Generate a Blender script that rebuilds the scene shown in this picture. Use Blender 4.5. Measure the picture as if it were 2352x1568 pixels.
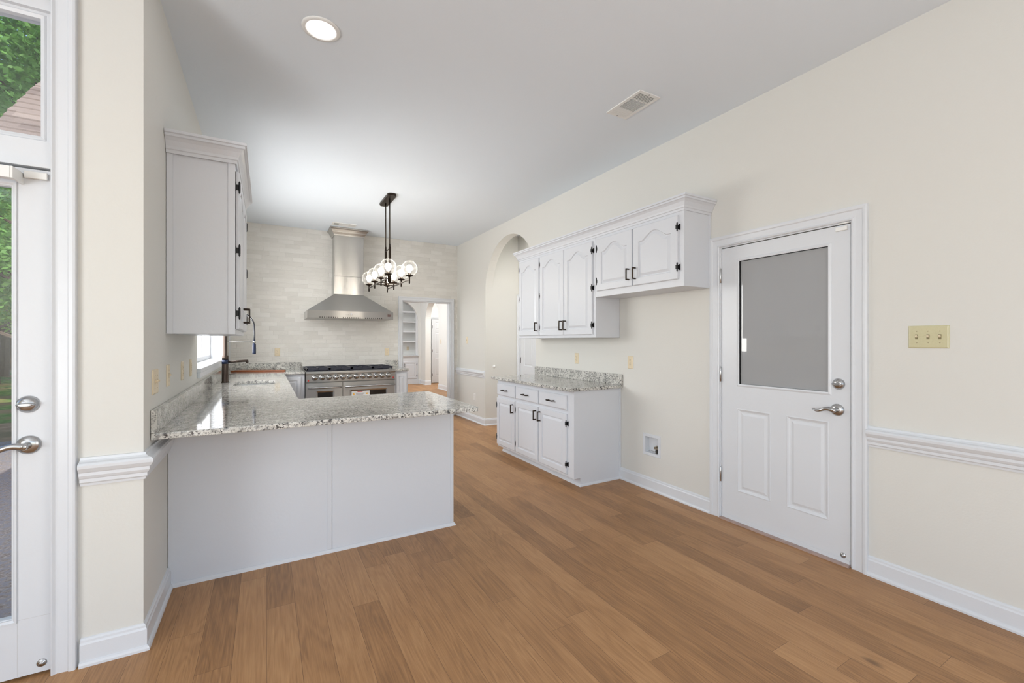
import bpy, bmesh, math, random
from mathutils import Vector, Matrix
random.seed(7)
PI = math.pi
for o in list(bpy.data.objects): bpy.data.objects.remove(o)
SC = bpy.context.scene
COL = SC.collection

# ------------------------------------------------------------------ camera
cam = bpy.data.cameras.new('camera'); cam.lens = 36*998.6/2352; cam.sensor_width = 36; cam.clip_start = .02; cam.clip_end = 400
cam.shift_y = -1.3/2352
camo = bpy.data.objects.new('camera', cam); COL.objects.link(camo)
CAMZ = 1.3445
camo.location = (0, 0, CAMZ); camo.rotation_euler = (PI/2, 0, -0.5135)
SC.camera = camo

# ------------------------------------------------------------------ world, sun, daylight, exposure
vs = SC.view_settings
vs.view_transform = 'Standard'; vs.look = 'None'; vs.gamma = 1; vs.use_curve_mapping = False; vs.exposure = 0.53
w = bpy.data.worlds.new('world'); SC.world = w; w.use_nodes = True
nt = w.node_tree; bg = nt.nodes['Background']
sky = nt.nodes.new('ShaderNodeTexSky'); sky.sky_type = 'NISHITA'; sky.sun_disc = False
sky.sun_elevation = math.radians(52); sky.sun_rotation = math.radians(140)
nt.links.new(sky.outputs[0], bg.inputs[0]); bg.inputs[1].default_value = 0.22
def sun_light():
    l = bpy.data.lights.new('sun', 'SUN'); l.energy = 3.0; l.angle = math.radians(.6); l.color = (1, .95, .86)
    o = bpy.data.objects.new('sun', l); COL.objects.link(o)
    o.rotation_euler = (math.radians(40), 0, math.radians(38))
def area(name, loc, rot, sx, sy, e, col=(1, 1, 1), spread=180):
    l = bpy.data.lights.new(name, 'AREA'); l.shape = 'RECTANGLE'; l.size = sx; l.size_y = sy; l.energy = e; l.color = col
    l.spread = math.radians(spread)
    o = bpy.data.objects.new(name, l); COL.objects.link(o); o.location = loc; o.rotation_euler = rot
    return o
def point(name, loc, e, r=.05, col=(1, 1, 1)):
    l = bpy.data.lights.new(name, 'POINT'); l.energy = e; l.shadow_soft_size = r; l.color = col
    o = bpy.data.objects.new(name, l); COL.objects.link(o); o.location = loc
    return o
sun_light()
DAY = (.97, .985, 1.0)
area('daylight_nook_side', (-3.36, -1.15, 1.35), (0, -PI/2-.68, 0), 2.1, 2.2, 142, DAY)  # nook windows, west: sky and ground bounce
area('daylight_nook_back', (.2, -2.96, 1.35), (PI/2+.62, 0, 0), 4.2, 2.1, 9, DAY)       # nook windows, behind the camera
area('fill_nook_right', (3.22, -1.45, 1.45), (0, PI/2+.35, 0), 2.1, 1.9, 38, DAY)    # added fill behind an invented window, to brighten the left wall
area('daylight_sink', (-.82, 5.28, 1.55), (0, -PI/2+.12, 0), 1.7, 2.5, 90, (1, .985, .96))          # window over the sink
area('fill_far_room', (1.0, 10.4, 1.8), (0, -PI/2-.2, 0), 2.2, 4, 42, DAY)  # unseen fill panel added inside the far room to brighten it
area('fill_far_ceiling', (2.6, 11.4, 2.98), (0, 0, 0), 1.0, 1.0, 30, (1, .99, .97))  # added ceiling fill without a fixture, evens out the far room
area('fill_far_hall', (5.2, 12.0, 2.95), (0, 0, 0), .6, .6, 32, (1, .97, .93))  # added fill, no fixture: lifts the dark far arch and its door
area('fill_side_hall', (3.39, 4.2, 3.0), (0, 0, 0), .3, 2.0, 22, (1, .98, .95))  # added fill, no fixture: brightens the hall wall behind the arch

# ------------------------------------------------------------------ materials
def mat(name, col=(.8, .8, .8), rough=.5, metal=0, spec=.5, coat=0, bump=None, noise=None):
    m = bpy.data.materials.new(name); m.use_nodes = True; n = m.node_tree; b = n.nodes['Principled BSDF']
    b.inputs['Base Color'].default_value = (*col, 1); b.inputs['Roughness'].default_value = rough
    b.inputs['Metallic'].default_value = metal; b.inputs['Specular IOR Level'].default_value = spec
    if coat: b.inputs['Coat Weight'].default_value = coat; b.inputs['Coat Roughness'].default_value = .08
    tc = n.nodes.new('ShaderNodeNewGeometry')
    if bump or noise:
        sc, amt = bump or noise
        t = n.nodes.new('ShaderNodeTexNoise'); t.inputs['Scale'].default_value = sc; t.inputs['Detail'].default_value = 4
        n.links.new(tc.outputs['Position'], t.inputs['Vector'])
        if bump:
            bp = n.nodes.new('ShaderNodeBump'); bp.inputs['Strength'].default_value = amt; bp.inputs['Distance'].default_value = .01
            n.links.new(t.outputs[0], bp.inputs['Height']); n.links.new(bp.outputs[0], b.inputs['Normal'])
        if noise:
            mx = n.nodes.new('ShaderNodeMix'); mx.data_type = 'RGBA'
            mx.inputs[6].default_value = (*[c*(1-amt) for c in col], 1); mx.inputs[7].default_value = (*[min(1, c*(1+amt)) for c in col], 1)
            n.links.new(t.outputs[0], mx.inputs[0]); n.links.new(mx.outputs[2], b.inputs['Base Color'])
    return m
class NB:                                       # small node builder
    def __init__(s, m): s.n = m.node_tree; s.b = s.n.nodes['Principled BSDF']
    def new(s, t, **k):
        x = s.n.nodes.new(t)
        for a, v in k.items(): setattr(x, a, v)
        return x
    def link(s, a, b): s.n.links.new(a, b)
    def math(s, op, a, b=None):
        x = s.n.nodes.new('ShaderNodeMath'); x.operation = op
        for i, v in enumerate((a, b)):
            if v is None: continue
            if isinstance(v, (int, float)): x.inputs[i].default_value = v
            else: s.link(v, x.inputs[i])
        return x.outputs[0]
    def xyz(s, x, y, z):
        c = s.n.nodes.new('ShaderNodeCombineXYZ')
        for i, v in enumerate((x, y, z)):
            if isinstance(v, (int, float)): c.inputs[i].default_value = v
            else: s.link(v, c.inputs[i])
        return c.outputs[0]
    def ramp(s, f, stops):
        r = s.n.nodes.new('ShaderNodeValToRGB'); e = r.color_ramp.elements
        while len(e) < len(stops): e.new(.5)
        for i, (p, c) in enumerate(stops): e[i].position = p; e[i].color = (*c, 1)
        s.link(f, r.inputs[0]); return r.outputs[0]
    def mix(s, f, a, b, bl='MIX'):
        x = s.n.nodes.new('ShaderNodeMix'); x.data_type = 'RGBA'; x.blend_type = bl
        for i, v in ((0, f), (6, a), (7, b)):
            if isinstance(v, (int, float)): x.inputs[i].default_value = v
            elif isinstance(v, tuple): x.inputs[i].default_value = (*v, 1)
            else: s.link(v, x.inputs[i])
        return x.outputs[2]
    def noise(s, vec, sc, det=4, rough=.5, dist=0):
        t = s.n.nodes.new('ShaderNodeTexNoise'); t.inputs['Scale'].default_value = sc; t.inputs['Detail'].default_value = det
        t.inputs['Roughness'].default_value = rough; t.inputs['Distortion'].default_value = dist
        s.link(vec, t.inputs['Vector']); return t.outputs[0]
    def pos(s):
        g = s.n.nodes.new('ShaderNodeNewGeometry'); sp = s.n.nodes.new('ShaderNodeSeparateXYZ'); s.link(g.outputs['Position'], sp.inputs[0])
        return g.outputs['Position'], sp.outputs[0], sp.outputs[1], sp.outputs[2]
    def bump(s, h, st, dist=.01):
        bp = s.n.nodes.new('ShaderNodeBump'); bp.inputs['Strength'].default_value = st; bp.inputs['Distance'].default_value = dist
        s.link(h, bp.inputs['Height']); s.link(bp.outputs[0], s.b.inputs['Normal'])

WALL = mat('cream_wall_paint', (.69, .68, .64), .62, bump=(90, .08))
CEIL = mat('ceiling_paint', (.79, .85, .91), .8, bump=(70, .05))
TRIM = mat('white_trim_paint', (.70, .72, .75), .32, bump=(40, .06))
CAB = mat('white_cabinet_paint', (.68, .70, .74), .35, bump=(60, .05))
FARW = mat('far_room_paint', (.76, .765, .745), .6)
BRONZE = mat('dark_bronze', (.035, .024, .017), .38, .8)
BLACK = mat('black_metal', (.012, .012, .013), .4, .3)
CHROME = mat('satin_nickel', (.50, .50, .50), .22, 1)
ALMOND = mat('almond_plastic', (.73, .62, .44), .32)
ALMONDD = mat('almond_plastic_shadow', (.50, .42, .28), .4)
IVORY = mat('yellowed_almond_plastic', (.60, .56, .36), .12, bump=(45, .35))
WHITEP = mat('white_plastic', (.82, .82, .80), .35)
SLOT = mat('slot_dark', (.05, .045, .04), .6)
GAP = mat('gap_shade', (.02, .02, .022), .8)  # near-black that paints the shade in door gaps and the pane recess
IRON = mat('cast_iron_grate', (.02, .022, .035), .35)
ENAMEL = mat('black_enamel_top', (.015, .016, .028), .15)
REDP = mat('red_plastic', (.45, .02, .015), .3)
OVENGL = mat('oven_glass', (.015, .012, .010), .06)
BOARD = mat('cherry_board_wood', (.33, .10, .035), .4, noise=(30, .35))
BRASS = mat('brass_valve', (.35, .30, .22), .35, 1)
VENTD = mat('vent_dark', (.03, .03, .026), .7)
STICK = mat('sticker_white', (.8, .8, .78), .5)
STKR = mat('sticker_red', (.5, .03, .04), .5)
STKG = mat('sticker_grey', (.35, .35, .36), .5)
STKY = mat('sticker_orange', (.85, .42, .02), .5)
def steel(name, col, rough, wav):
    m = mat(name, col, rough, 1); k = NB(m); P, x, y, z = k.pos()
    v = k.xyz(k.math('MULTIPLY', x, 60), k.math('MULTIPLY', y, 60), k.math('MULTIPLY', z, 1.0))
    g = k.noise(k.xyz(k.math('MULTIPLY', x, 3), k.math('MULTIPLY', y, 3), k.math('MULTIPLY', z, 2.2)), 1.3, 1)
    h = k.math('ADD', k.math('MULTIPLY', k.noise(v, 2, 3), .02), k.math('MULTIPLY', g, wav))
    k.bump(h, .35, .03)
    k.link(k.xyz(0.0, 0.0, 1.0), k.b.inputs['Tangent'])
    k.b.inputs['Anisotropic'].default_value = 1.0; k.b.inputs['Anisotropic Rotation'].default_value = 0.0
    return m
STEEL = steel('brushed_steel', (.46, .45, .43), .32, .15)
STEELP = steel('polished_steel_panel', (.46, .45, .43), .24, .12)
def emis(name, col, st):
    m = bpy.data.materials.new(name); m.use_nodes = True; n = m.node_tree; n.nodes.clear()
    e = n.nodes.new('ShaderNodeEmission'); e.inputs[0].default_value = (*col, 1); e.inputs[1].default_value = st
    o = n.nodes.new('ShaderNodeOutputMaterial'); n.links.new(e.outputs[0], o.inputs[0]); return m
GLOW = emis('lamp_diffuser_glow', (1, .98, .95), 14)
BULB = emis('bulb_glow', (1, .93, .82), 26)
HLAMP = emis('hood_lamp_glow', (1, .97, .92), 1.2)
LED = emis('blue_led', (.2, .35, 1), 3)
def clear_glass(name, lo=.04, hi=.5, power=4.0):
    m = bpy.data.materials.new(name); m.use_nodes = True; n = m.node_tree; n.nodes.clear()
    t = n.nodes.new('ShaderNodeBsdfTransparent')
    g = n.nodes.new('ShaderNodeBsdfGlossy'); g.inputs['Roughness'].default_value = .01
    f = n.nodes.new('ShaderNodeLayerWeight'); f.inputs[0].default_value = .5
    p = n.nodes.new('ShaderNodeMath'); p.operation = 'POWER'; p.inputs[1].default_value = power; n.links.new(f.outputs['Facing'], p.inputs[0])
    a = n.nodes.new('ShaderNodeMath'); a.operation = 'MULTIPLY_ADD'; a.inputs[1].default_value = hi-lo; a.inputs[2].default_value = lo; n.links.new(p.outputs[0], a.inputs[0])
    x = n.nodes.new('ShaderNodeMixShader'); o = n.nodes.new('ShaderNodeOutputMaterial')
    n.links.new(a.outputs[0], x.inputs[0]); n.links.new(t.outputs[0], x.inputs[1]); n.links.new(g.outputs[0], x.inputs[2]); n.links.new(x.outputs[0], o.inputs[0])
    return m
def globe_glass():
    m = clear_glass('globe_glass', .04, .75, 3); n = m.node_tree
    g = [x for x in n.nodes if x.type == 'BSDF_GLOSSY'][0]; x = [x for x in n.nodes if x.type == 'MIX_SHADER'][0]
    d = n.nodes.new('ShaderNodeBsdfTranslucent'); d.inputs[0].default_value = (.95, .95, .93, 1)
    y = n.nodes.new('ShaderNodeMixShader'); y.inputs[0].default_value = .35
    n.links.new(g.outputs[0], y.inputs[1]); n.links.new(d.outputs[0], y.inputs[2]); n.links.new(y.outputs[0], x.inputs[2]); return m
GLASS = clear_glass('window_glass', .05, .6)
GLOBE = globe_glass()
# pane of the side door: even opaque grey, mirror-like
SIDEPANE = mat('grey_side_pane', (.36, .365, .37), .02, 0, .5); 
SIDEPANE.node_tree.nodes['Principled BSDF'].inputs['IOR'].default_value = 1.75

def mk_floor():
    m = mat('oak_plank_floor', rough=.42); k = NB(m); P, x, y, z = k.pos()
    W = .127; L = 1.35
    row = k.math('FLOOR', k.math('DIVIDE', x, W))
    wn = k.new('ShaderNodeTexWhiteNoise', noise_dimensions='1D'); k.link(row, wn.inputs['W'])
    yo = k.math('ADD', y, k.math('MULTIPLY', wn.outputs[0], 7.3))
    cell = k.math('FLOOR', k.math('DIVIDE', yo, L))
    w2 = k.new('ShaderNodeTexWhiteNoise', noise_dimensions='2D'); k.link(k.xyz(row, cell, 0), w2.inputs['Vector'])
    r = w2.outputs[0]
    fx = k.math('FRACT', k.math('DIVIDE', x, W)); fy = k.math('FRACT', k.math('DIVIDE', yo, L))
    ex = k.math('MULTIPLY', k.math('MINIMUM', fx, k.math('SUBTRACT', 1, fx)), W)
    ey = k.math('MULTIPLY', k.math('MINIMUM', fy, k.math('SUBTRACT', 1, fy)), L)
    gap = k.math('LESS_THAN', k.math('MINIMUM', ex, ey), .0007)
    off = k.math('MULTIPLY', r, 37.0)
    # cathedral grain: long stretched noise rings + fine pores
    gv = k.xyz(k.math('ADD', k.math('MULTIPLY', x, 7.5), off), k.math('MULTIPLY', y, .8), off)
    g1 = k.noise(gv, 1.0, 2, .5, .4)
    rings = k.math('SINE', k.math('MULTIPLY', g1, 95))
    pv = k.xyz(k.math('ADD', k.math('MULTIPLY', x, 190), off), k.math('MULTIPLY', y, 5.5), off)
    pores = k.noise(pv, 1.0, 3, .6)
    big = k.noise(k.xyz(k.math('ADD', x, off), k.math('MULTIPLY', y, .7), 0), 3.2, 3)
    tone = k.math('ADD', k.math('MULTIPLY', r, .36), k.math('ADD', k.math('MULTIPLY', big, .50), k.math('ADD', k.math('MULTIPLY', rings, .07), k.math('MULTIPLY', k.math('SUBTRACT', pores, .5), .85))))
    c = k.ramp(tone, [(.10, (.25, .125, .050)), (.45, (.39, .20, .082)), (.85, (.52, .29, .130))])
    kn = k.new('ShaderNodeTexVoronoi'); kn.inputs['Scale'].default_value = 1.0
    k.link(k.xyz(k.math('MULTIPLY', x, 2.6), k.math('MULTIPLY', y, 1.25), 0), kn.inputs['Vector'])
    knot = k.ramp(kn.outputs['Distance'], [(.0, (1, 1, 1)), (.034, (.5, .5, .5)), (.062, (0, 0, 0))])
    c = k.mix(knot, c, (.05, .022, .01))
    c = k.mix(gap, c, (.16, .08, .035))
    k.link(c, k.b.inputs['Base Color'])
    k.link(k.math('ADD', .36, k.math('MULTIPLY', pores, .2)), k.b.inputs['Roughness'])
    k.bump(k.math('SUBTRACT', k.math('MULTIPLY', pores, .15), gap), .25, .002)
    return m
FLOOR = mk_floor()
def mk_granite():
    m = mat('speckled_granite', rough=.07, spec=.6); k = NB(m); P, x, y, z = k.pos()
    v = k.xyz(k.math('MULTIPLY', x, .8), k.math('MULTIPLY', y, 1.25), z)
    a = k.noise(v, 9, 5, .6, .6); b = k.noise(v, 46, 5, .7, .3); c2 = k.noise(P, 85, 3, .6)
    base = k.ramp(a, [(.30, (.47, .46, .42)), (.5, (.66, .645, .60)), (.72, (.79, .775, .73))])
    grey = k.ramp(b, [(.42, (1, 1, 1)), (.50, (0, 0, 0))])
    base = k.mix(k.math('MULTIPLY', grey, .85), base, (.30, .295, .28))
    cl = k.ramp(k.noise(P, 13, 3, .6, .5), [(.40, (0, 0, 0)), (.54, (1, 1, 1))])
    dk = k.ramp(c2, [(.42, (1, 1, 1)), (.47, (0, 0, 0))])
    base = k.mix(k.math('MULTIPLY', dk, cl), base, (.06, .058, .06))
    dk2 = k.ramp(k.noise(P, 150, 2, .5), [(.36, (1, 1, 1)), (.41, (0, 0, 0))])
    base = k.mix(k.math('MULTIPLY', dk2, .8), base, (.12, .115, .11))
    lt = k.ramp(k.noise(P, 80, 2), [(.58, (0, 0, 0)), (.66, (1, 1, 1))])
    base = k.mix(k.math('MULTIPLY', lt, .35), base, (.84, .835, .81))
    k.link(base, k.b.inputs['Base Color'])
    return m
GRAN = mk_granite()
def mk_tile():
    m = mat('glazed_ceramic_tile', rough=.12, spec=.5); k = NB(m); P, x, y, z = k.pos()
    W = .205; H = .0655
    zz = k.math('SUBTRACT', 3.071, z)
    row = k.math('FLOOR', k.math('DIVIDE', zz, H))
    wn = k.new('ShaderNodeTexWhiteNoise', noise_dimensions='1D'); k.link(row, wn.inputs['W'])
    xo = k.math('ADD', k.math('ADD', x, k.math('MULTIPLY', wn.outputs[0], .9)), 10)
    cell = k.math('FLOOR', k.math('DIVIDE', xo, W))
    w2 = k.new('ShaderNodeTexWhiteNoise', noise_dimensions='2D'); k.link(k.xyz(row, cell, 0), w2.inputs['Vector']); r = w2.outputs[0]
    fx = k.math('FRACT', k.math('DIVIDE', xo, W)); fz = k.math('FRACT', k.math('DIVIDE', zz, H))
    ex = k.math('MULTIPLY', k.math('MINIMUM', fx, k.math('SUBTRACT', 1, fx)), W)
    ez = k.math('MULTIPLY', k.math('MINIMUM', fz, k.math('SUBTRACT', 1, fz)), H)
    e = k.math('MINIMUM', ex, ez)
    grout = k.math('LESS_THAN', e, .0011)
    st = k.noise(k.xyz(k.math('ADD', k.math('MULTIPLY', x, 9), k.math('MULTIPLY', r, 31)), 0, k.math('MULTIPLY', z, 70)), 1, 3)
    tone = k.math('ADD', k.math('MULTIPLY', r, .55), k.math('MULTIPLY', st, .45))
    c = k.ramp(tone, [(.1, (.66, .64, .595)), (.5, (.72, .70, .655)), (.9, (.78, .765, .725))])
    c = k.mix(grout, c, (.72, .705, .67)); k.link(c, k.b.inputs['Base Color'])
    wavy = k.noise(k.xyz(k.math('ADD', k.math('MULTIPLY', x, 16), k.math('MULTIPLY', r, 17)), 0, k.math('MULTIPLY', z, 60)), 1, 3, .6)
    fine = k.noise(P, 95, 2)
    edge = k.math('MINIMUM', k.math('MULTIPLY', e, 160), 1)
    k.bump(k.math('ADD', k.math('ADD', k.math('MULTIPLY', wavy, .8), k.math('MULTIPLY', fine, .35)), k.math('MULTIPLY', edge, .35)), .85, .006)
    return m
TILE = mk_tile()
def mk_ground(name, cols, sc, rough=.9, sp=None):
    m = mat(name, rough=rough); k = NB(m); P, x, y, z = k.pos()
    f = k.noise(P, sc, 6, .7); c = k.ramp(f, [(.35, cols[0]), (.5, cols[1]), (.65, cols[2])])
    if sp: c = k.mix(k.ramp(k.noise(P, sp, 3), [(.45, (0, 0, 0)), (.6, (1, 1, 1))]), c, cols[3])
    k.link(c, k.b.inputs['Base Color']); k.bump(f, .4, .02); return m
PATIO = mk_ground('exposed_aggregate_concrete', [(.16, .125, .11), (.28, .24, .22), (.42, .38, .36), (.24, .24, .27)], 55, .85, 22)
LAWN = mk_ground('patchy_lawn', [(.06, .12, .02), (.13, .22, .04), (.25, .33, .09), (.30, .20, .10)], 6, .95, .9)
DIRT = mk_ground('bare_dirt', [(.26, .16, .09), (.36, .24, .14), (.45, .32, .2), (.2, .16, .08)], 8, .95, 1.5)
LEAFA = mat('leaf_green', (.20, .42, .09), .55, noise=(1.2, .6)); LEAFB = mat('leaf_bright', (.36, .58, .12), .55, noise=(1.5, .5))
for mm in (LEAFA, LEAFB):
    n = mm.node_tree; pb = n.nodes['Principled BSDF']; tl = n.nodes.new('ShaderNodeBsdfTranslucent'); mx = n.nodes.new('ShaderNodeMixShader'); mx.inputs[0].default_value = .45
    src = pb.inputs['Base Color'].links[0].from_socket; n.links.new(src, tl.inputs[0])
    n.links.new(pb.outputs[0], mx.inputs[1]); n.links.new(tl.outputs[0], mx.inputs[2]); n.links.new(mx.outputs[0], n.nodes['Material Output'].inputs[0])
BARK = mat('tree_bark', (.12, .085, .06), .9, noise=(12, .4))
BRICK = mat('house_siding_brick', (.35, .22, .17), .9, noise=(20, .3))
def mk_shingle():
    m = mat('roof_shingle', rough=.95); k = NB(m); P, x, y, z = k.pos()
    row = k.math('FLOOR', k.math('DIVIDE', z, .098))
    wn = k.new('ShaderNodeTexWhiteNoise', noise_dimensions='1D'); k.link(row, wn.inputs['W'])
    cell = k.math('FLOOR', k.math('DIVIDE', k.math('ADD', x, k.math('MULTIPLY', wn.outputs[0], 3)), .3))
    w2 = k.new('ShaderNodeTexWhiteNoise', noise_dimensions='2D'); k.link(k.xyz(row, cell, 0), w2.inputs['Vector'])
    t = k.math('ADD', k.math('MULTIPLY', w2.outputs[0], .4), k.math('MULTIPLY', k.noise(P, 120, 2), .6))
    c = k.ramp(t, [(.2, (.13, .09, .07)), (.6, (.26, .195, .155)), (.9, (.38, .30, .24))]); k.link(c, k.b.inputs['Base Color'])
    return m
SHING = mk_shingle()

# ------------------------------------------------------------------ mesh helpers
ORG = {}
class MB:
    def __init__(s, M=None): s.v = []; s.f = []; s.M = M or Matrix.Identity(4); s.sm = []
    def add(s, vs, fs, smooth=False):
        b = len(s.v); s.v += [tuple(s.M @ Vector(p)) for p in vs]; s.f += [tuple(b+i for i in f) for f in fs]; s.sm += [smooth]*len(fs); return s
    def box(s, x0, x1, y0, y1, z0, z1):
        x0, x1 = sorted((x0, x1)); y0, y1 = sorted((y0, y1)); z0, z1 = sorted((z0, z1))
        return s.add([(x0, y0, z0), (x1, y0, z0), (x1, y1, z0), (x0, y1, z0), (x0, y0, z1), (x1, y0, z1), (x1, y1, z1), (x0, y1, z1)],
                     [(3, 2, 1, 0), (4, 5, 6, 7), (0, 1, 5, 4), (1, 2, 6, 5), (2, 3, 7, 6), (3, 0, 4, 7)])
    def loops(s, Ls, cap=True, closed=False, smooth=False):
        n = len(Ls[0]); vs = [p for L in Ls for p in L]; fs = []
        m = len(Ls)
        for i in range(m if closed else m-1):
            for j in range(n):
                a = i*n+j; b = i*n+(j+1) % n; c = ((i+1) % m)*n+(j+1) % n; d = ((i+1) % m)*n+j; fs.append((a, b, c, d))
        s.add(vs, fs, smooth)
        if cap and not closed:
            b = len(s.v)-len(vs)
            s.f.append(tuple(b+i for i in reversed(range(n)))); s.f.append(tuple(b+(m-1)*n+i for i in range(n))); s.sm += [False, False]
        return s
    def tube(s, pts, r, n=12, cap=True, smooth=True):
        pts = [Vector(p) for p in pts]; Ls = []; up = None
        for i, p in enumerate(pts):
            t = (pts[min(i+1, len(pts)-1)]-pts[max(i-1, 0)]).normalized()
            if up is None: up = Vector((0, 0, 1)) if abs(t.z) < .9 else Vector((1, 0, 0))
            a = t.cross(up).normalized(); up = a.cross(t).normalized(); rr = r[i] if isinstance(r, (list, tuple)) else r
            Ls.append([tuple(p+(a*math.cos(k*2*PI/n)+up*math.sin(k*2*PI/n))*rr) for k in range(n)])
        return s.loops(Ls, cap, False, smooth)
    def lathe(s, c, prof, n=24, axis='Z', smooth=True):
        Ls = []
        for r, h in prof:
            L = []
            for k in range(n):
                a = 2*PI*k/n; u, v = max(r, 1e-4)*math.cos(a), max(r, 1e-4)*math.sin(a)
                L.append({'Z': (c[0]+u, c[1]+v, c[2]+h), 'X': (c[0]+h, c[1]+u, c[2]+v), 'Y': (c[0]+u, c[1]+h, c[2]+v)}[axis])
            Ls.append(L)
        return s.loops(Ls, True, False, smooth)
    def prism(s, poly, axis, a, b):            # poly in the two other axes, extruded along axis a..b
        def P(p, h): return {'X': (h, p[0], p[1]), 'Y': (p[0], h, p[1]), 'Z': (p[0], p[1], h)}[axis]
        return s.loops([[P(p, a) for p in poly], [P(p, b) for p in poly]])
    def sweep(s, path, prof, N, flip=False, closed=False):   # prof (p outwards, q along N)
        path = [Vector(p) for p in path]; N = Vector(N).normalized(); Ls = []; n = len(path)
        for i in range(n):
            def side(a, b):
                t = (b-a).normalized(); d = t.cross(N); return -d if flip else d
            if closed: s1 = side(path[i-1], path[i]); s2 = side(path[i], path[(i+1) % n])
            else:
                s1 = side(path[max(i-1, 0)], path[max(i, 1)]) if i > 0 else side(path[0], path[1])
                s2 = side(path[i], path[i+1]) if i < n-1 else s1
            mv = (s1+s2); mv = mv/(1+s1.dot(s2))
            Ls.append([tuple(path[i]+mv*p+N*q) for p, q in prof])
        return s.loops(Ls, True, closed)
def link(name, mb, m, parent=None, bevel=0, seg=2, kind=None, smooth=False):
    me = bpy.data.meshes.new(name)
    if parent is not None: og = ORG[parent]
    else:
        xs = [v[0] for v in mb.v]; ys = [v[1] for v in mb.v]; zs = [v[2] for v in mb.v]
        og = Vector(((min(xs)+max(xs))/2, (min(ys)+max(ys))/2, min(zs)))
    me.from_pydata([tuple(Vector(v)-og) for v in mb.v], [], mb.f)
    for p, sm in zip(me.polygons, mb.sm): p.use_smooth = sm or smooth
    bm = bmesh.new(); bm.from_mesh(me); bmesh.ops.recalc_face_normals(bm, faces=bm.faces)
    if bevel:
        ed = [e for e in bm.edges if len(e.link_faces) == 2 and e.calc_face_angle(0) > math.radians(35)]
        try: bmesh.ops.bevel(bm, geom=ed, offset=bevel, segments=seg, affect='EDGES', clamp_overlap=True, profile=.6)
        except Exception: pass
    bm.to_mesh(me); bm.free()
    me.materials.append(m)
    o = bpy.data.objects.new(name, me); COL.objects.link(o)
    if parent is None: o.location = og
    else: o.parent = parent
    ORG[o] = og.copy()
    if kind: o['kind'] = kind
    return o
def tag(o, label, cat, group=None, kind=None):
    o['label'] = label; o['category'] = cat
    if group: o['group'] = group
    if kind: o['kind'] = kind
    return o
def thing(name, loc, label, cat, group=None, kind=None):
    o = bpy.data.objects.new(name, None); COL.objects.link(o); o.location = loc; o.empty_display_size = .1
    ORG[o] = Vector(loc); return tag(o, label, cat, group, kind)
def kids(o): return [c for c in bpy.data.objects if c.parent == o]
def dup(root, loc, label):
    def cp(o, par):
        c = o.copy(); COL.objects.link(c)
        if par: c.parent = par
        for k in kids(o): cp(k, c)
        return c
    r = cp(root, None); r.location = loc; r['label'] = label; ORG[r] = Vector(loc); return r
def struct(name, mb, m, label, cat, bevel=0):
    o = link(name, mb, m, None, bevel); return tag(o, label, cat, kind='structure')
# orientation matrices: local x = right seen from the front, local -y = towards the viewer, local z = up
def faceMX(x, y, z): return Matrix(((0, 1, 0, x), (-1, 0, 0, y), (0, 0, 1, z), (0, 0, 0, 1)))   # faces -X, x runs to -Y
def facePX(x, y, z): return Matrix(((0, -1, 0, x), (1, 0, 0, y), (0, 0, 1, z), (0, 0, 0, 1)))   # faces +X
def faceMY(x, y, z): return Matrix.Translation((x, y, z))                                       # faces -Y

# ------------------------------------------------------------------ dimensions
R, L, B, C, D, P = 3.023, -.470, 7.387, 3.071, 2.448, 2.98
T = .13

# ------------------------------------------------------------------ room shell
struct('floor', MB().box(-3.4, 6.2, -3.0, D+.13, -.1, 0).box(L-.13, 6.2, D+.13, 14.4, -.1, 0), FLOOR, 'brown oak plank floor running through the kitchen', 'floor')
struct('ceiling', MB().box(-3.4, 6.2, -3.0, D+.13, C, C+.12).box(L-.14, 6.2, D+.13, 14.4, C, C+.12), CEIL, 'flat pale grey ceiling with a recessed lamp and a vent', 'ceiling')

def wall_with_holes(mb, ax, c0, c1, a0, a1, z0, z1, holes):
    # ax 'X': wall between X=c0..c1, running along Y a0..a1 ; holes (a_lo,a_hi,z_lo,z_hi)
    hs = sorted(holes); cur = a0
    def bx(p, q, zl, zh):
        if q-p < 1e-5 or zh-zl < 1e-5: return
        mb.box(c0, c1, p, q, zl, zh) if ax == 'X' else mb.box(p, q, c0, c1, zl, zh)
    for (p, q, zl, zh) in hs:
        bx(cur, p, z0, z1); bx(p, q, z0, zl); bx(p, q, zh, z1); cur = q
    bx(cur, a1, z0, z1)
    return mb
def arch_fill(mb, ax, c0, c1, a0, a1, zs, z1, n=28):
    # masonry above an arched opening a0..a1, springing at zs, wall top z1
    r = (a1-a0)/2; m = (a0+a1)/2
    pts = [(m-r*math.cos(PI*i/n), zs+r*math.sin(PI*i/n)) for i in range(n+1)]
    for i in range(n):
        (p, zp), (q, zq) = pts[i], pts[i+1]
        poly = [(p, zp), (q, zq), (q, z1), (p, z1)]
        mb.prism(poly, ax, c0, c1)
    return mb
# right wall: arch to the side hall, doorway
DY0, DY1, DZ = 1.264, 2.102, 2.046
AY0, AY1, AZ = 4.735, 6.218, 2.13
mb = MB(); wall_with_holes(mb, 'X', R, R+T, -3.0, B+.01, 0, C, [(-2.4, -.5, .4, 2.5), (DY0-.012, DY1+.012, 0, DZ+.012), (AY0, AY1, 0, C), (2.70, 2.89, .31, .50)])
arch_fill(mb, 'X', R, R+T, AY0, AY1, AZ, C)
struct('wall_right', mb, WALL, 'cream painted right wall with arched opening and side door', 'wall')
# left kitchen wall with window over sink
WY0, WY1, WZ0, WZ1 = 4.112, 6.45, 1.13, 2.30
struct('wall_left', wall_with_holes(MB(), 'X', L-T, L, D+T, B+.01, 0, C, [(WY0, WY1, WZ0-.034, WZ1)]), WALL, 'cream left kitchen wall behind the sink', 'wall')
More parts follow.
